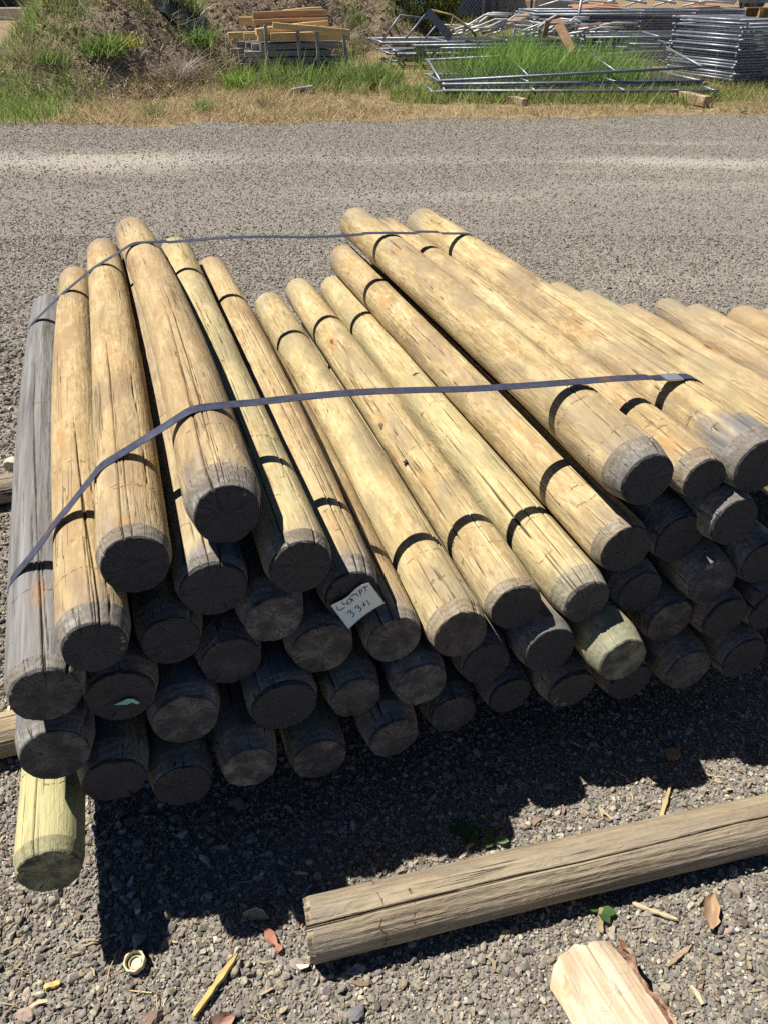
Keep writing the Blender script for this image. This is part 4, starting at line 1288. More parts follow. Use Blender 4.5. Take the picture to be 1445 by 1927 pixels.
tall('grass', 5000, (4.6, 8.5, 13.2, 14.4), .15, lambda x, y: np.clip(.6 + 1.0 * clump(x, y, 1.5, 78), .05, 1) * sstep(14.4, 13.7, y - .35 * (x - 5.6)), GREEN + OLIVE + OLIVE, g)
tall('grass', 9000, (-7.6, -4.3, 11.2, 15.5), .17, lambda x, y: np.clip(.55 + 1.2 * clump(x, y, 1.3, 79), .02, 1) * sstep(-4.2, -5.1, x), GREEN, g)
tall('grass', 5000, (-.9, 3.2, 16.5, 21.5), .22, lambda x, y: np.clip(.4 + 1.2 * clump(x, y, 1.2, 80), .02, 1), GREEN + OLIVE[:1], g)
# weeds on the mounds in clumps, dry stalks and brush over all of it
tall('mound_weeds', 15000, (-7.6, -3.3, 13.2, 17.5), .24, lambda x, y: np.clip(-.22 + 1.9 * clump(x, y, 1.5, 81) + .45 * sstep(.5, 1.1, mz(x, y)), 0, 1) * (mz(x, y) > .12), GREEN + OLIVE[:2], g, (.008, .02))
tall('mound_weeds', 12000, (-7.5, -.4, 13.0, 19.0), .17, lambda x, y: np.clip(.25 + 1.3 * clump(x, y, 1.0, 87), 0, 1) * (mz(x, y) > .08), OLIVE + DRY[:3], g, (.006, .014))
tall('mound_weeds', 5500, (-1.5, 1.6, 17.6, 20.8), .24, lambda x, y: np.clip(.35 + 1.3 * clump(x, y, 1.3, 82), 0, 1) * (mz(x, y) > .2) * sstep(-1.35, -.4, x - .12 * (y - 18)), GREEN + GREEN[1:3], g, (.01, .02))
P = pts(26000, -7.4, -.3, 12.8, 20.5, g, lambda x, y: (mz(x, y) > .05) * np.clip(.55 + .9 * clump(x, y, 1.1, 83), .05, 1))
n = len(P); h = np.exp(g.normal(np.log(.12), .6, n))
blades('dry_stalks', P + [0, 0, .02], h, g.uniform(.005, .012, n), h * g.uniform(.3, 3.0, n), tintset(n, g, GREY + DRY[:3]), DRYM, g, 3, .9)
P = pts(1500, -7.0, -.2, 12.9, 19.5, g, lambda x, y: (mz(x, y) > .05) * np.clip(.4 + 1.2 * clump(x, y, .9, 84), 0, 1))
n = len(P); h = np.exp(g.normal(np.log(.35), .5, n))
blades('dry_stalks', P + [0, 0, .03], h * .6, g.uniform(.007, .014, n), h * g.uniform(.4, 1.8, n), tintset(n, g, GREY + [(.55, .46, .34)]), DRYM, g, 5, .8)
# clods and pale stones on the mounds
P = pts(5200, -7.2, .3, 12.8, 20, g, lambda x, y: (mz(x, y) > .04) * 1.0, rough_mz)
o = scatter('clods', P, np.exp(g.normal(np.log(.03), .5, len(P))), P20, STONE, g, stone_tints(len(P), g, 1.0) * np.array([1.0, .80, .62]), .3); tag(o, kind='stuff')

# countable plants on the verge
def tuft(name, x, y, n, h, spread, pal, label, cat, seed, width=(.008, .016), grp=None, mat=None, lean=(.3, 1.1)):
    g = np.random.default_rng(seed)
    r = np.abs(g.normal(size=n)) * spread; a = g.uniform(0, 2 * np.pi, n)
    P = np.stack([r * np.cos(a), r * np.sin(a), np.zeros(n)], -1)
    hh = np.exp(g.normal(np.log(h), .3, n))
    P[:, 2] = 0
    o = blades(name, P, hh, g.uniform(*width, n) * .75, hh * g.uniform(lean[0] * .5, lean[1] * .75, n), tintset(n, g, pal, None, .35), mat or GRASS, g, 5, .8, a + g.normal(size=n) * 1.6)
    del o['kind']
    o.location = (x, y, float(tz(np.array(x), np.array(y))) - .01)
    return tag(o, label, cat, grp)
tuft('grass_tuft', -2.62, 12.45, 170, .19, .09, [(.22, .33, .08), (.30, .38, .14), (.14, .24, .05)], 'bright spiky grass tuft on the dry verge below the lumber stack', 'grass tuft', 5)
tuft('grass_tuft', -3.20, 12.0, 120, .22, .13, [(.24, .30, .13), (.32, .36, .2), (.2, .17, .08)], 'dull ragged grass tuft at the gravel edge left of the bright spiky one', 'grass tuft', 6)
tuft('grass_tuft', -2.35, 14.2, 330, .22, .2, [(.22, .34, .06), (.30, .40, .09), (.14, .25, .04)], 'leafy light green clump at the left foot of the lumber stack', 'grass tuft', 7, (.014, .028))
tuft('dry_weed', -1.72, 12.6, 90, .22, .08, [(.22, .16, .11), (.30, .22, .15)], 'brown dead weed on the verge below the lumber stack', 'dry weed', 8, (.004, .008), None, DRYM, (.2, .9))
tuft('weed_clump', -5.2, 13.95, 520, .17, .22, [(.16, .26, .06), (.22, .32, .09), (.30, .34, .14)], 'grassy green clump halfway up the left mound', 'weed clump', 9, (.010, .02))
tuft('weed_clump', -4.35, 13.9, 420, .26, .2, [(.16, .26, .06), (.24, .33, .08), (.09, .16, .03)], 'tall leafy weed on the left mound right of the grassy clump', 'weed clump', 10, (.016, .03))
tuft('weed_clump', -3.15, 15.3, 330, .22, .2, [(.12, .22, .05), (.20, .32, .08)], 'broad bladed green weed on the mound left of the orange timbers', 'weed clump', 11, (.016, .032))
tuft('weed_clump', -4.1, 14.2, 160, .16, .2, [(.34, .38, .06), (.42, .42, .10)], 'yellow-green low weed in the middle of the left mound', 'weed clump', 12, (.012, .024))
tuft('brush_heap', -3.3, 14.25, 420, .34, .26, GREY, 'heap of dead grey brush at the foot of the mound left of the lumber', 'brush', 13, (.004, .010), None, DRYM, (.3, 1.6))
tuft('brush_heap', -1.05, 17.0, 380, .45, .24, GREY + DRY[:2], 'pale dead stalks hanging down the mound right of the lumber', 'brush', 14, (.005, .012), None, DRYM, (.4, 1.7))
tuft('brush_heap', -5.6, 14.1, 300, .34, .22, [(.42, .33, .2), (.5, .42, .28), (.33, .25, .15)], 'tan dead grass drooping over the left shoulder of the mound', 'brush', 15, (.005, .011), None, DRYM, (.5, 1.6))
# bushes by the chain-link fence
def bush(x, y, w, h, n, pal, label, seed):
    g = np.random.default_rng(seed)
    root = empty('bush', (x, y, float(tz(np.array(x), np.array(y)))))
    tag(root, label, 'bush')
    mb = MB()
    tips = []
    for k in range(13):
        a = g.uniform(0, 2 * np.pi); l = g.uniform(.5, 1.0)
        p1 = np.array([math.cos(a) * w * .25 * l, math.sin(a) * w * .25 * l, h * .45 * l]); p2 = np.array([math.cos(a) * w * .5 * l, math.sin(a) * w * .5 * l, h * l])
        mb.tube([(0, 0, 0), p1, p2], [.014, .009, .004], 5); tips += [p1, p2, (p1 + p2) / 2]
    mb.build('stem', plain('bush_stem', (.14, .10, .07), .85), root)
    tips = np.array(tips)
    c = tips[g.integers(0, len(tips), n)] + g.normal(size=(n, 3)) * np.array([w, w, h]) * .12
    c[:, 2] = np.abs(c[:, 2])
    d1 = g.normal(size=(n, 3)); d1 /= np.linalg.norm(d1, axis=1)[:, None]
    d2 = np.cross(d1, g.normal(size=(n, 3))); d2 /= np.linalg.norm(d2, axis=1)[:, None]
    L = g.uniform(.025, .055, n)[:, None]
    V = np.stack([c - d1 * L, c + d2 * L * .45, c + d1 * L, c - d2 * L * .45], 1)
    F = (np.array([[0, 1, 2, 3]])[None] + (np.arange(n) * 4)[:, None, None]).reshape(-1, 4)
    mk('foliage', V.reshape(-1, 3), F, LEAF, root, False, color=np.repeat(tintset(n, g, pal), 4, 0))
bush(.45, 19.6, 1.1, 1.15, 3200, [(.16, .19, .14), (.22, .25, .19), (.11, .13, .09)], 'grey-green bush behind the bent frames beside the mound', 3)
bush(1.15, 19.5, .9, 1.0, 2600, [(.16, .22, .04), (.28, .32, .07), (.10, .15, .03)], 'yellow-green bush in front of the blue-grey door', 4)

# dark sheet lying over the top of the left mound
def dark_sheet():
    x = np.linspace(-3.95, -3.12, 22); z = np.linspace(0, 1, 20)
    X, T = np.meshgrid(x, z, indexing='ij')
    Y0 = 15.35 + T * 1.0 + .05 * np.sin(X * 16)
    V = np.stack([X + .03 * vn(T * 4, X * 3, 0, 3), Y0, tz(X, Y0) + .06 + .03 * np.sin(X * 22 + T * 2)], -1)
    B = V + np.array([0, .02, -.012])
    n = 22 * 20
    i, j = np.meshgrid(np.arange(21), np.arange(19), indexing='ij')
    q = np.stack([i * 20 + j, (i + 1) * 20 + j, (i + 1) * 20 + j + 1, i * 20 + j + 1], -1).reshape(-1, 4)
    o = mk('tarp', np.concatenate([V.reshape(-1, 3), B.reshape(-1, 3)]), [q, q[:, ::-1] + n], plain('dark_tarp', (.018, .026, .026), .95, var=.5, scale=5, stretch=(4, 4, .6)), None, True)
    tag(o, 'dark sheet draped over the upper part of the weedy left mound', 'tarp')
dark_sheet()

# ------------------------------------------------------------------ lumber stack
FRESH = plain('fresh_sawn_timber', (.74, .52, .265), .75, var=.25, scale=5, stretch=(.6, 9, 9), bump=.001)
OLDT = plain('grey_sawn_timber', (.36, .335, .315), .85, var=.35, scale=5, stretch=(.6, 9, 9), bump=.001, c2=(.22, .195, .18))
BROWNT = plain('brown_sawn_timber', (.44, .27, .145), .8, var=.3, scale=5, stretch=(.6, 9, 9), bump=.001)
def timber_mesh(name, L, w, h, mat):
    b = .004
    o = []
    prof = [(-w / 2 + b, -h / 2), (w / 2 - b, -h / 2), (w / 2, -h / 2 + b), (w / 2, h / 2 - b), (w / 2 - b, h / 2), (-w / 2 + b, h / 2), (-w / 2, h / 2 - b), (-w / 2, -h / 2 + b)]
    V = []
    st = 7
    for k in range(st):
        x = L * k / (st - 1)
        for y, z in prof: V.append((x, y + .003 * math.sin(k * 1.1), z + .004 * math.sin(k * .9 + w * 50)))
    Q = [[k * 8 + j, k * 8 + (j + 1) % 8, (k + 1) * 8 + (j + 1) % 8, (k + 1) * 8 + j] for k in range(st - 1) for j in range(8)]
    caps = [list(range(8))[::-1], [(st - 1) * 8 + j for j in range(8)]]
    return mk(name, V, [np.array(Q)[:, ::-1], np.array(caps)], mat)
LA = R(15.0)
la = np.array([math.cos(LA), math.sin(LA), 0]); lb = np.array([-math.sin(LA) * .9 - .25, math.cos(LA), 0]); lb /= np.linalg.norm(lb)
LO = np.array([-2.06, 14.95, 0]); LO[2] = float(gz(np.array(LO[0]), np.array(LO[1])))
def put_timber(mat, L, w, h, a, b, z, dyaw, pitch, label, name='timber', group=None, roll=0.):
    o = timber_mesh(name, L, w, h, mat)
    p = LO + la * a + lb * b + np.array([0, 0, z])
    o.location = p; o.rotation_euler = (roll, R(pitch), LA + R(dyaw))
    return tag(o, label, 'timber', group)
gt = np.random.default_rng(5)
GG = 'grey timbers in the lumber stack'
for lay in range(5):
    for k in range(6):
        front = k == 0
        z = .05 + lay * .104
        lab = ('grey timber inside the lumber stack behind its front row, only its left end showing' if not front else
               ['bottom grey timber in the front row of the lumber stack', 'second grey timber from the ground in the front row of the lumber stack',
                'middle grey timber in the front row of the lumber stack', 'fourth grey timber up in the front row, jutting out furthest to the left', 'top grey timber in the front row just under the orange ones'][lay])
        put_timber(OLDT, 1.45 + gt.normal() * .06, .09, .085, gt.normal() * .07 - (.18 if (lay == 3 and front) else 0) - .03 * k, .05 + k * .165 + gt.normal() * .015, z, gt.normal() * .8, 0, lab, group=GG)
OT = [  # a, b, z, L, w, h, yaw, pitch
    (.20, .04, .685, 1.50, .09, .13, 0, 0, FRESH, 'orange timber lowest in the front of the fresh layer, partly behind the stakes'),
    (.05, .22, .69, 1.35, .09, .12, 1, 0, FRESH, 'orange timber in the second row of the fresh layer'),
    (-.12, .42, .69, 1.3, .09, .09, -2, 0, FRESH, 'orange timber end sticking out left near the middle of the fresh layer'),
    (-.30, .70, .69, 1.3, .10, .09, 0, 0, FRESH, 'orange timber end jutting furthest left out of the fresh layer'),
    (-.02, .08, .76, 1.40, .10, .10, 8, -4.5, FRESH, 'pale orange timber slanting up across the front of the fresh layer'),
    (.22, -.06, .86, 1.42, .085, .085, -4, 5.2, FRESH, 'pale orange timber slanting down to the right across the front of the stack'),
    (.35, .30, .79, 1.25, .10, .11, -3, 1.5, BROWNT, 'brown shaded timber behind the two slanting pale ones'),
    (.02, .30, .90, 1.40, .11, .05, 1, -1.0, BROWNT, 'thin dark brown board lying across the orange timbers'),
    (.05, .40, .97, 1.38, .10, .12, 0, -1.2, BROWNT, 'brown timber lying along the top of the fresh layer'),
    (-.15, .52, .90, 1.2, .09, .12, -7, 0, FRESH, 'orange timber end above the jutting ones at the left of the fresh layer'),
    (.60, .48, 1.02, .75, .09, .07, 6, -3, FRESH, 'short orange timber topmost on the lumber stack'),
]
for a, b, z, L, w, h, yw, pt_, m, lab in OT:
    put_timber(m, L * .9, w, h, a, b, z - .085, yw, pt_, lab, group='fresh timbers on the lumber stack')
for k, (a, hgt, lean, lab) in enumerate(((.06, .80, 2, 'leftmost of the four grey stakes in front of the lumber stack'), (.63, .78, -1, 'second stake from the left in front of the lumber stack'),
                                         (.93, .79, 1, 'third stake from the left in front of the lumber stack'), (1.43, .80, -4, 'rightmost stake before the lumber stack, leaning left'))):
    o = timber_mesh('stake', hgt, .05, .05, plain('grey_stake', (.30, .29, .26), .85, var=.25, scale=6))
    o.location = LO + la * a - lb * .10 + np.array([0, 0, -.02]); o.rotation_euler = (0, R(-90 + lean), LA)
    tag(o, lab, 'stake', 'stakes holding the lumber stack')
o = timber_mesh('board', .34, .12, .045, OLDT); o.location = (-1.45, 13.72, float(gz(np.array(-1.45), np.array(13.72))) + .05); o.rotation_euler = (0, R(-8), R(12)); tag(o, 'short grey board lying in the grass before the lumber stack', 'board')

# ------------------------------------------------------------------ galvanised fence panels
GALV = plain('galvanised_steel', (.235, .255, .295), .46, .5, var=.3, scale=14)
WIRE = plain('galvanised_wire', (.20, .215, .235), .5, .5, var=.2, scale=10)
def panel_proto(Lx, Ly, bars, r=.021, step=.055, mesh=True):
    mb = MB()
    ov = .05
    mb.tube([(-ov, 0, 0), (Lx + ov, 0, 0)], r, 8); mb.tube([(-ov, Ly, 0), (Lx + ov, Ly, 0)], r, 8)
    frame = mb.build('fence_panel', GALV, None, True)
    for k, x in enumerate(np.linspace(0, Lx, bars)):
        m2 = MB(); m2.tube([(x, .0, .002), (x, Ly, .002)], r if k in (0, bars - 1) else r * .8, 8)
        m2.build('end_tube' if k in (0, bars - 1) else 'cross_tube', GALV, frame, True)
    if mesh:
        m3 = MB()
        for y in np.arange(step, Ly, step): m3.tube([(0, y, .004), (Lx, y, .004)], .0013, 3, False)
        for x in np.arange(step, Lx, step): m3.tube([(x, 0, .007), (x, Ly, .007)], .0013, 3, False)
        m3.build('wire_mesh', WIRE, frame)
    return frame
def copy_tree(o):
    c = o.copy(); COL.objects.link(c)
    for ch in o.children:
        d = ch.copy(); COL.objects.link(d); d.parent = c
    return c
gp = np.random.default_rng(17)
def stack(proto, org, yaw, zs, grp, labf, jx=.06, jyaw=1.0, extra=None):
    org = np.array(org, float); gz0 = float(gz(np.array(org[0]), np.array(org[1])))
    n = len(zs)
    for k, z in enumerate(zs):
        o = proto if (k == 0 and 'label' not in proto) else copy_tree(proto)
        a = R(yaw + gp.normal() * jyaw * (2.5 if k > n - 4 else 1))
        o.location = org + rotz(R(yaw)) @ np.array([gp.normal(), gp.normal(), 0]) * (jx * (2.5 if k > n - 4 else 1)) + np.array([0, 0, gz0 + z])
        o.rotation_euler = (R(gp.normal() * jyaw * .3), R(gp.normal() * jyaw * .25), a)
        tag(o, labf(k, n), 'fence panel', grp)
p1 = panel_proto(4.1, 1.55, 4)
zs = [.05, .085, .12, .155, .19]
names = ['bottom galvanised panel of the low front stack', 'second panel from the bottom of the low front stack', 'middle panel of the low front stack', 'fourth panel up in the low front stack', 'level panel just under the tilted one on the low front stack']
stack(p1, (.78, 13.45, 0), 5.0, zs, 'panels in the low front stack', lambda k, n: names[k], .05, .8)
# tilted panel: near edge on the front stack, far edge up on the middle stack
o = copy_tree(p1)
pa = np.array([.86, 13.48, .31]); pb = np.array([4.98, 13.80, .47]); pc = np.array([.42, 15.0, .46])
ux = (pb - pa) / np.linalg.norm(pb - pa); uz = np.cross(ux, pc - pa); uz /= np.linalg.norm(uz); uy = np.cross(uz, ux)
o.matrix_world = Matrix.Translation(Vector(pa)) @ Matrix((ux, uy, uz)).transposed().to_4x4()
tag(o, 'tilted panel on the low front stack leaning back against the middle stack', 'fence panel', 'panels in the low front stack')
p2 = panel_proto(3.5, 1.15, 4)
stack(p2, (.30, 15.95, 0), 8.0, [.08, .125, .165, .21, .26, .30, .345, .385], 'panels in the middle stack',
      lambda k, n: 'topmost level panel of the middle stack, bent rails lying on it' if k == n - 1 else ('bottom panel of the middle stack behind the tall grass' if k == 0 else 'panel inside the middle stack between its top and bottom ones'), .09, 2.0)
stack(panel_proto(2.6, 1.0, 3), (3.75, 16.2, 0), 6.0, [.12, .17, .22, .27, .32, .37, .42], 'panels in the small stack beside the tall one',
      lambda k, n: 'top panel of the small flat stack left of the tall right-hand stack' if k == n - 1 else 'panel below the top of the small flat stack left of the tall right-hand stack', .10, 2.5)
p3 = panel_proto(3.4, 1.6, 4, .020, .06)
nz_ = 20
stack(p3, (5.62, 14.2, 0), 22.0, [.08 + .041 * k + (.012 if k > 13 else 0) * (k - 13) for k in range(nz_)], 'panels in the tall right-hand stack',
      lambda k, n: 'topmost panel of the tall right-hand stack beneath the orange pallet board' if k == n - 1 else ('bottom panel of the tall right-hand stack' if k == 0 else 'galvanised panel inside the tall right-hand stack between its top and bottom ones'), .014, .3)
p4 = panel_proto(4.6, 1.7, 5, .022, .07)
stack(p4, (3.05, 18.6, 0), 4.0, [.06 + .046 * k for k in range(12)], 'panels in the back stack',
      lambda k, n: 'top panel of the back stack with wood scraps on it' if k == n - 1 else ('bottom panel of the back stack' if k == 0 else 'galvanised panel inside the back stack between its top and bottom ones'), .02, .3)

# loose steel on top of the middle stack
def rail(name, pts_, r, label, mat=GALV, cat='rail', grp=None, parts=None):
    mb = MB(); mb.tube(pts_, r, 7)
    o = mb.build(name, mat, None, True)
    if parts:
        for nm, pp, rr in parts:
            m2 = MB(); m2.tube(pp, rr, 6); m2.build(nm, mat, o, True)
    return tag(o, label, cat, grp)
ZM = float(gz(np.array(.3), np.array(15.95))) + .42
GR = 'bent rails heaped on the middle stack'
rail('folded_rail', [(-.02, 16.05, ZM), (.28, 16.25, ZM + .36), (.78, 16.25, ZM + .31)], .017, 'folded grey tube frame standing up at the left end of the middle stack', cat='rail',
     parts=[('frame_leg', [(.36, 15.95, ZM), (.72, 16.2, ZM + .37)], .017), ('frame_leg', [(.70, 16.0, ZM), (.98, 16.3, ZM + .26), (1.12, 16.3, ZM + .25)], .015)])
def channel():
    mb = MB()
    p0, p1 = np.array([.74, 15.85, ZM + .44]), np.array([1.16, 15.75, ZM + .04])
    d = p1 - p0; L = np.linalg.norm(d); d /= L
    s = np.cross(d, [0, 1, 0]); s /= np.linalg.norm(s); w = np.cross(s, d)
    Rm = np.stack([d, w, s], 1)
    mb.box((p0 + p1) / 2, (L, .01, .13), Rm); mb.box((p0 + p1) / 2 + s * .062 + w * .03, (L, .05, .008), Rm); mb.box((p0 + p1) / 2 - s * .062 + w * .03, (L, .05, .008), Rm)
    o = mb.build('steel_channel', plain('dark_grey_steel', (.14, .16, .19), .5, .3, var=.2))
    tag(o, 'dark grey steel channel propped on the bent frame of the middle stack', 'channel')
channel()
rail('curved_pipe', [(.80, 16.35, ZM + .44), (1.20, 16.2, ZM + .36), (1.52, 16.0, ZM + .16), (1.62, 15.95, ZM + .05)], .022, 'rusty olive curved pipe arching over the middle stack', plain('rusty_olive_paint', (.17, .13, .05), .6, .2, var=.4), 'pipe',
     parts=[('prop_leg', [(1.22, 16.18, ZM + .35), (1.12, 16.05, ZM + .02)], .014)])
gb = np.random.default_rng(23)
WHITE = plain('zinc_white_tube', (.62, .61, .60), .45, .2, var=.15)
for k in range(26):
    x0 = .95 + 2.7 * (k / 26) + gb.normal() * .08; y0 = 15.95 + (.07 * k) % .4 + gb.uniform(0, .55); zz = ZM + .03 + gb.uniform(0, .12)
    L = gb.uniform(.6, 1.15); rise_ = gb.uniform(.08, .28); up = 1 if gb.random() < .75 else -1
    y1 = y0 + gb.normal() * .15
    if up > 0: P_ = [(x0, y0, zz), (x0 + L * .35, y1, zz + rise_ * .45), (x0 + L * .6, y1, zz + rise_), (x0 + L, y1, zz + rise_ * .95)]
    else: P_ = [(x0, y0, zz + rise_ * .8), (x0 + L * .5, y1, zz + rise_ * .7), (x0 + L, y1, zz + .02)]
    rail('bent_rail', P_, .017, 'bent whitish tube in the tangle of rails heaped on the middle stack', WHITE, 'rail', GR,
         parts=[('cross_bar', [np.array(P_[1]) + [.02, 0, 0], np.array(P_[1]) + [gb.uniform(-.2,.3), gb.uniform(.1,.3), gb.uniform(-.1,.05)]], .012)])
def plank(name, p0, p1, w, th, mat, label, cat='plank', roll=(0, 0, 1)):
    p0, p1 = np.array(p0, float), np.array(p1, float)
    d = p1 - p0; L = np.linalg.norm(d); d /= L
    n = np.array(roll, float); n -= (n @ d) * d; n /= np.linalg.norm(n); s = np.cross(n, d)
    mb = MB(); mb.box((p0 + p1) / 2, (L, w, th), np.stack([d, s, n], 1))
    o = mb.build(name, mat)
    b = o.modifiers.new('bevel', 'BEVEL'); b.width = .003; b.segments = 1
    return tag(o, label, cat)
RUST = plain('rusty_brown_board', (.36, .20, .13), .8, var=.25, scale=4, stretch=(1, 6, 6))
plank('plank', (3.02, 16.35, 1.06), (3.36, 15.85, .50), .16, .025, RUST, 'brown plank standing tilted at the middle of the heap of rails', roll=(0, -1, .3))
plank('plank', (1.75, 16.3, ZM + .10), (2.6, 16.5, ZM + .36), .13, .025, RUST, 'long brown plank lying among the bent rails left of the standing one', roll=(0, -.6, 1))
plank('plank', (3.5, 16.3, ZM + .14), (3.95, 16.5, ZM + .22), .16, .022, plain('dark_red_board', (.18, .08, .055), .8), 'dark red-brown board right of the standing plank', roll=(0, -.4, 1))
plank('plank', (2.85, 16.15, ZM + .02), (2.9, 16.2, ZM + .28), .10, .02, RUST, 'short brown board standing left of the tilted plank', roll=(.4, -1, 0))
rail('upright_post', [(3.50, 16.7, .42), (3.56, 16.7, 1.32)], .028, 'grey steel post standing up behind the tilted brown plank', GALV, 'steel post')
rail('upright_post', [(2.32, 16.0, .45), (2.28, 16.0, .86)], .03, 'short dark steel post standing among the bent rails', plain('dark_steel_post', (.12, .13, .15), .5, .4), 'steel post')
# things on the back stack
ZB = float(gz(np.array(3.05), np.array(18.6))) + .62
plank('wood_scrap', (3.85, 18.85, ZB + .02), (4.35, 18.95, ZB + .05), .28, .02, RUST, 'brown board scrap leftmost on the back stack', 'board', (0, -.3, 1))
plank('wood_scrap', (4.3, 19.0, ZB + .05), (4.85, 19.05, ZB + .03), .32, .02, RUST, 'brown board scrap right of the leftmost one on the back stack', 'board', (0, -.25, 1))
plank('wood_scrap', (6.3, 18.9, ZB + .03), (6.9, 19.1, ZB + .05), .2, .02, RUST, 'brown board scrap at the right end of the back stack', 'board', (0, -.25, 1))
for k in range(6):
    x0 = 3.2 + .6 * k
    rail('bent_rail', [(x0, 18.8 + gb.uniform(0, .5), ZB + .03), (x0 + .4, 19.0, ZB + .12 + gb.uniform(0, .06)), (x0 + 1.0, 19.0, ZB + .08)], .018, 'white tube lying loose on top of the back stack', WHITE, 'rail', 'loose tubes on the back stack')
# orange pallet on the tall stack
def pallet():
    z0 = float(gz(np.array(5.62), np.array(14.2))) + .93
    root = empty('pallet', (6.15, 15.05, z0), R(6))
    tag(root, 'orange-brown wooden pallet lying on the tall right-hand stack', 'pallet')
    PM = plain('orange_pallet_wood', (.46, .27, .09), .75, var=.25, scale=5)
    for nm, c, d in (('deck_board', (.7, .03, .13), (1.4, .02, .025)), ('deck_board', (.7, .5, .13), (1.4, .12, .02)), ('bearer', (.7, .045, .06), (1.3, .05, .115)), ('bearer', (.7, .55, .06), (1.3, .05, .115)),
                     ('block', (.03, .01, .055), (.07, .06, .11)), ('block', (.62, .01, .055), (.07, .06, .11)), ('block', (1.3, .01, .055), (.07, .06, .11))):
        mb = MB(); mb.box(c, d); mb.build(nm, PM if nm != 'bearer' else plain('shaded_bearer', (.30, .18, .07), .8), root)  # bearers take a darker copy of the pallet colour, shade put into it
pallet()

# wooden blocks the stacks stand on
o = timber_mesh('wooden_block', .72, .13, .13, plain('pale_block', (.50, .38, .25), .8, var=.3, scale=9, c2=(.24, .15, .08))); o.location = (4.42, 13.42, .14); o.rotation_euler = (0, R(2), R(-62)); tag(o, 'pale wooden block under the right end of the low front stack', 'wooden block')
o = timber_mesh('wooden_block', .30, .11, .10, plain('pale_block_small', (.46, .36, .24), .8, var=.3, scale=9)); o.location = (1.90, 13.18, .09); o.rotation_euler = (0, R(2), R(-50)); tag(o, 'short pale wooden block poking from the grass before the low front stack', 'wooden block')
chunk('bark_chunk', on(-.16, 13.85, .09), (.16, .10, .20), .4, (.30, .14, .07), 'reddish brown lump standing in the grass left of the low front stack', 'lump', 44, 2)
chunk('stone', on(5.15, 12.4, .02), (.14, .09, .05), .2, (.34, .31, .28), 'flat grey stone at the gravel edge below the low front stack', 'stone', 45, 2)

# ------------------------------------------------------------------ chain-link fence and what stands behind it
YF = 20.9
zf = float(gz(np.array(3.0), np.array(YF)))
def chain_link(x0, x1, label):
    root = empty('chain_link_fence', (x0, YF, zf))
    tag(root, label, 'fence')
    L = x1 - x0; Hh = 1.8
    PMt = plain('fence_pipe', (.22, .23, .25), .5, .5, var=.15)
    for x in np.arange(0, L + .1, 2.95):
        m = MB(); m.tube([(x, .04, -.1), (x, .04, Hh + .05)], .024, 8); m.build('post', PMt, root, True)
    m = MB(); m.tube([(0, .04, Hh + .02), (L, .04, Hh + .02)], .018, 7); m.build('top_rail', PMt, root, True)
    st = .075
    m = MB(); r = .0020
    for s in (-1, 1):
        for c in np.arange(-Hh, L + Hh, st):
            # line x = c + s*z clipped to the panel
            za, zb = 0.02, Hh
            xa, xb = c + s * za, c + s * zb
            if s > 0:
                if xa < 0: za, xa = -c, 0
                if xb > L: zb, xb = L - c, L
            else:
                if xa > L: za, xa = c - L, L
                if xb < 0: zb, xb = c, 0
            if zb - za > .05: m.tube([(xa, .004 * s, za), (xb, .004 * s, zb)], r, 3, False)
    m.build('wire_mesh', plain('fence_wire', (.40, .41, .42), .5, .4), root)
chain_link(2.25 - 2.95, 2.25 + 2.95 * 4, 'chain-link fence across the back of the yard behind the panel stacks')

def wall_with(name, x0, x1, y, h, mat, label, cat, turn=0):
    z = float(gz(np.array((x0 + x1) / 2), np.array(y)))
    root = empty(name, ((x0 + x1) / 2, y, z), R(turn)); tag(root, label, cat)
    return root, z
# cream shed with lap siding
r_, z_ = wall_with('shed', 2.0, 3.6, 23.0, 2.6, None, 'cream lap-sided shed seen through the chain-link fence', 'shed', -42)
CREAM = plain('cream_siding', (.66, .55, .40), .7, var=.06)
m = MB()
for k in range(16): m.box((.15, .04 - .0, .09 + k * .165), (1.9, .03, .158), np.array([[1, 0, 0], [0, 1, -.12], [0, .12, 1]]))
m.box((.15, 1.3, 1.35), (1.88, 2.4, 2.7)); m.build('wall', CREAM, r_)
m = MB(); m.box((.15, 1.3, 2.78), (2.2, 2.8, .10)); m.build('roof', plain('shed_roof', (.12, .11, .11), .8), r_)
m = MB(); m.box((.02, -.30, .75), (.9, .05, .05)); m.box((-.38, -.3, .36), (.05, .05, .74)); m.box((.44, -.3, .36), (.05, .05, .74)); o = m.build('trestle', plain('dark_trestle', (.06, .035, .03), .7)); o.location = (3.05, 22.2, z_); tag(o, 'dark trestle standing before the cream shed', 'trestle')
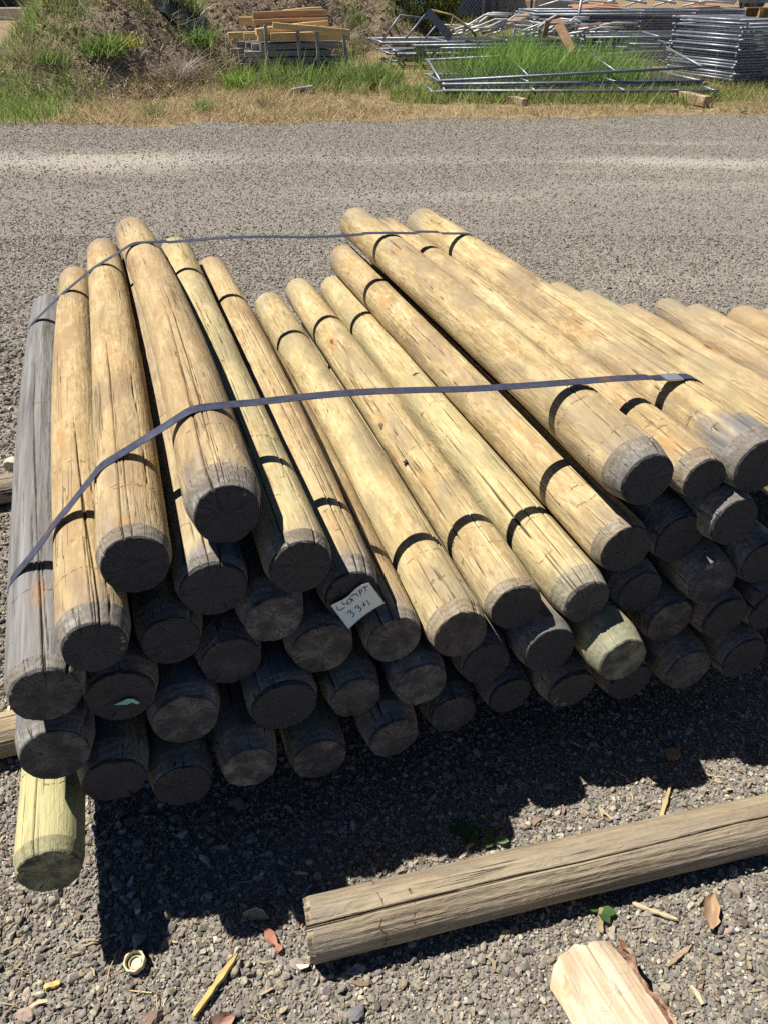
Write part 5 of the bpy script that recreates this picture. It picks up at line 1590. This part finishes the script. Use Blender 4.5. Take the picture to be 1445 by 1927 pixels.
# blue-grey container beside it
r_, z_ = wall_with('container', .1, 1.9, 22.2, 2.4, None, 'blue-grey steel container behind the fence left of the cream shed', 'container', -38)
BLUE = plain('blue_grey_paint', (.17, .22, .31), .55, .1, var=.12)
m = MB(); m.box((-.2, 1.2, 1.2), (1.85, 2.4, 2.2))
m.build('body', BLUE, r_)
for k, x in enumerate((-.66, .27)):
    m = MB(); m.box((x, -.02, 1.2), (.88, .035, 2.1)); d = m.build('door', BLUE, r_)
    m = MB(); m.tube([(x + .3, -.06, .15), (x + .3, -.06, 2.2)], .016, 6); m.build('lock_bar', GALV, d, True)
# pale trailer behind the fence on the right
r_, z_ = wall_with('trailer', 8.0, 12.5, 23.4, 2, None, 'pale box trailer parked behind the fence at the top right', 'trailer')
WP = plain('white_trailer_paint', (.72, .74, .74), .4, var=.05); TP = plain('teal_trailer_panel', (.22, .32, .36), .4, var=.08)
m = MB(); m.box((0, 1.0, 1.28), (4.5, 2.0, 2.0)); m.build('body', WP, r_)
for nm, x, w, mt in (('white_panel', -1.75, .8, WP), ('side_panel', .35, 3.2, TP), ('white_panel', 2.1, .25, WP)):
    m = MB(); m.box((x, -.02, .62), (w, .03, .78)); m.build(nm, mt, r_)
for x in (-.9, .9):
    m = MB(); m.tube([(x, -.02, .30), (x, .2, .30)], .30, 20); w_ = m.build('wheel', plain('tyre_rubber', (.02, .02, .02), .85), r_, True)
    m = MB(); m.tube([(x, -.04, .30), (x, .0, .30)], .16, 14); m.build('rim', GALV, w_, True)
# long low grey building and pale ground beyond the left mound
r_, z_ = wall_with('barn', -14, -6, 25.5, 3, None, 'low grey-blue building beyond the left mound at the top left', 'building')
m = MB(); m.box((0, 2, 1.6), (9, 4, 3.2)); m.build('wall', plain('lavender_grey_wall', (.33, .34, .42), .7, var=.12, scale=3), r_)
m = MB(); m.box((0, -.03, .22), (9.02, .05, .46)); m.build('plinth', plain('dark_brown_plinth', (.13, .085, .07), .8, var=.3), r_)
m = MB(); m.box((0, 2, 3.28), (9.6, 4.8, .14)); m.build('roof', plain('barn_roof', (.2, .2, .22), .6), r_)
m = MB(); m.box((0, 0, 0), (9, .35, .26))
o = m.build('concrete_kerb', plain('pale_concrete', (.62, .58, .48), .85, var=.15, scale=6)); o.location = (-10.2, 22.2, float(gz(np.array(-9.), np.array(22.2))) + .10)
tag(o, 'pale concrete kerb beyond the left mound below the grey building', 'kerb')
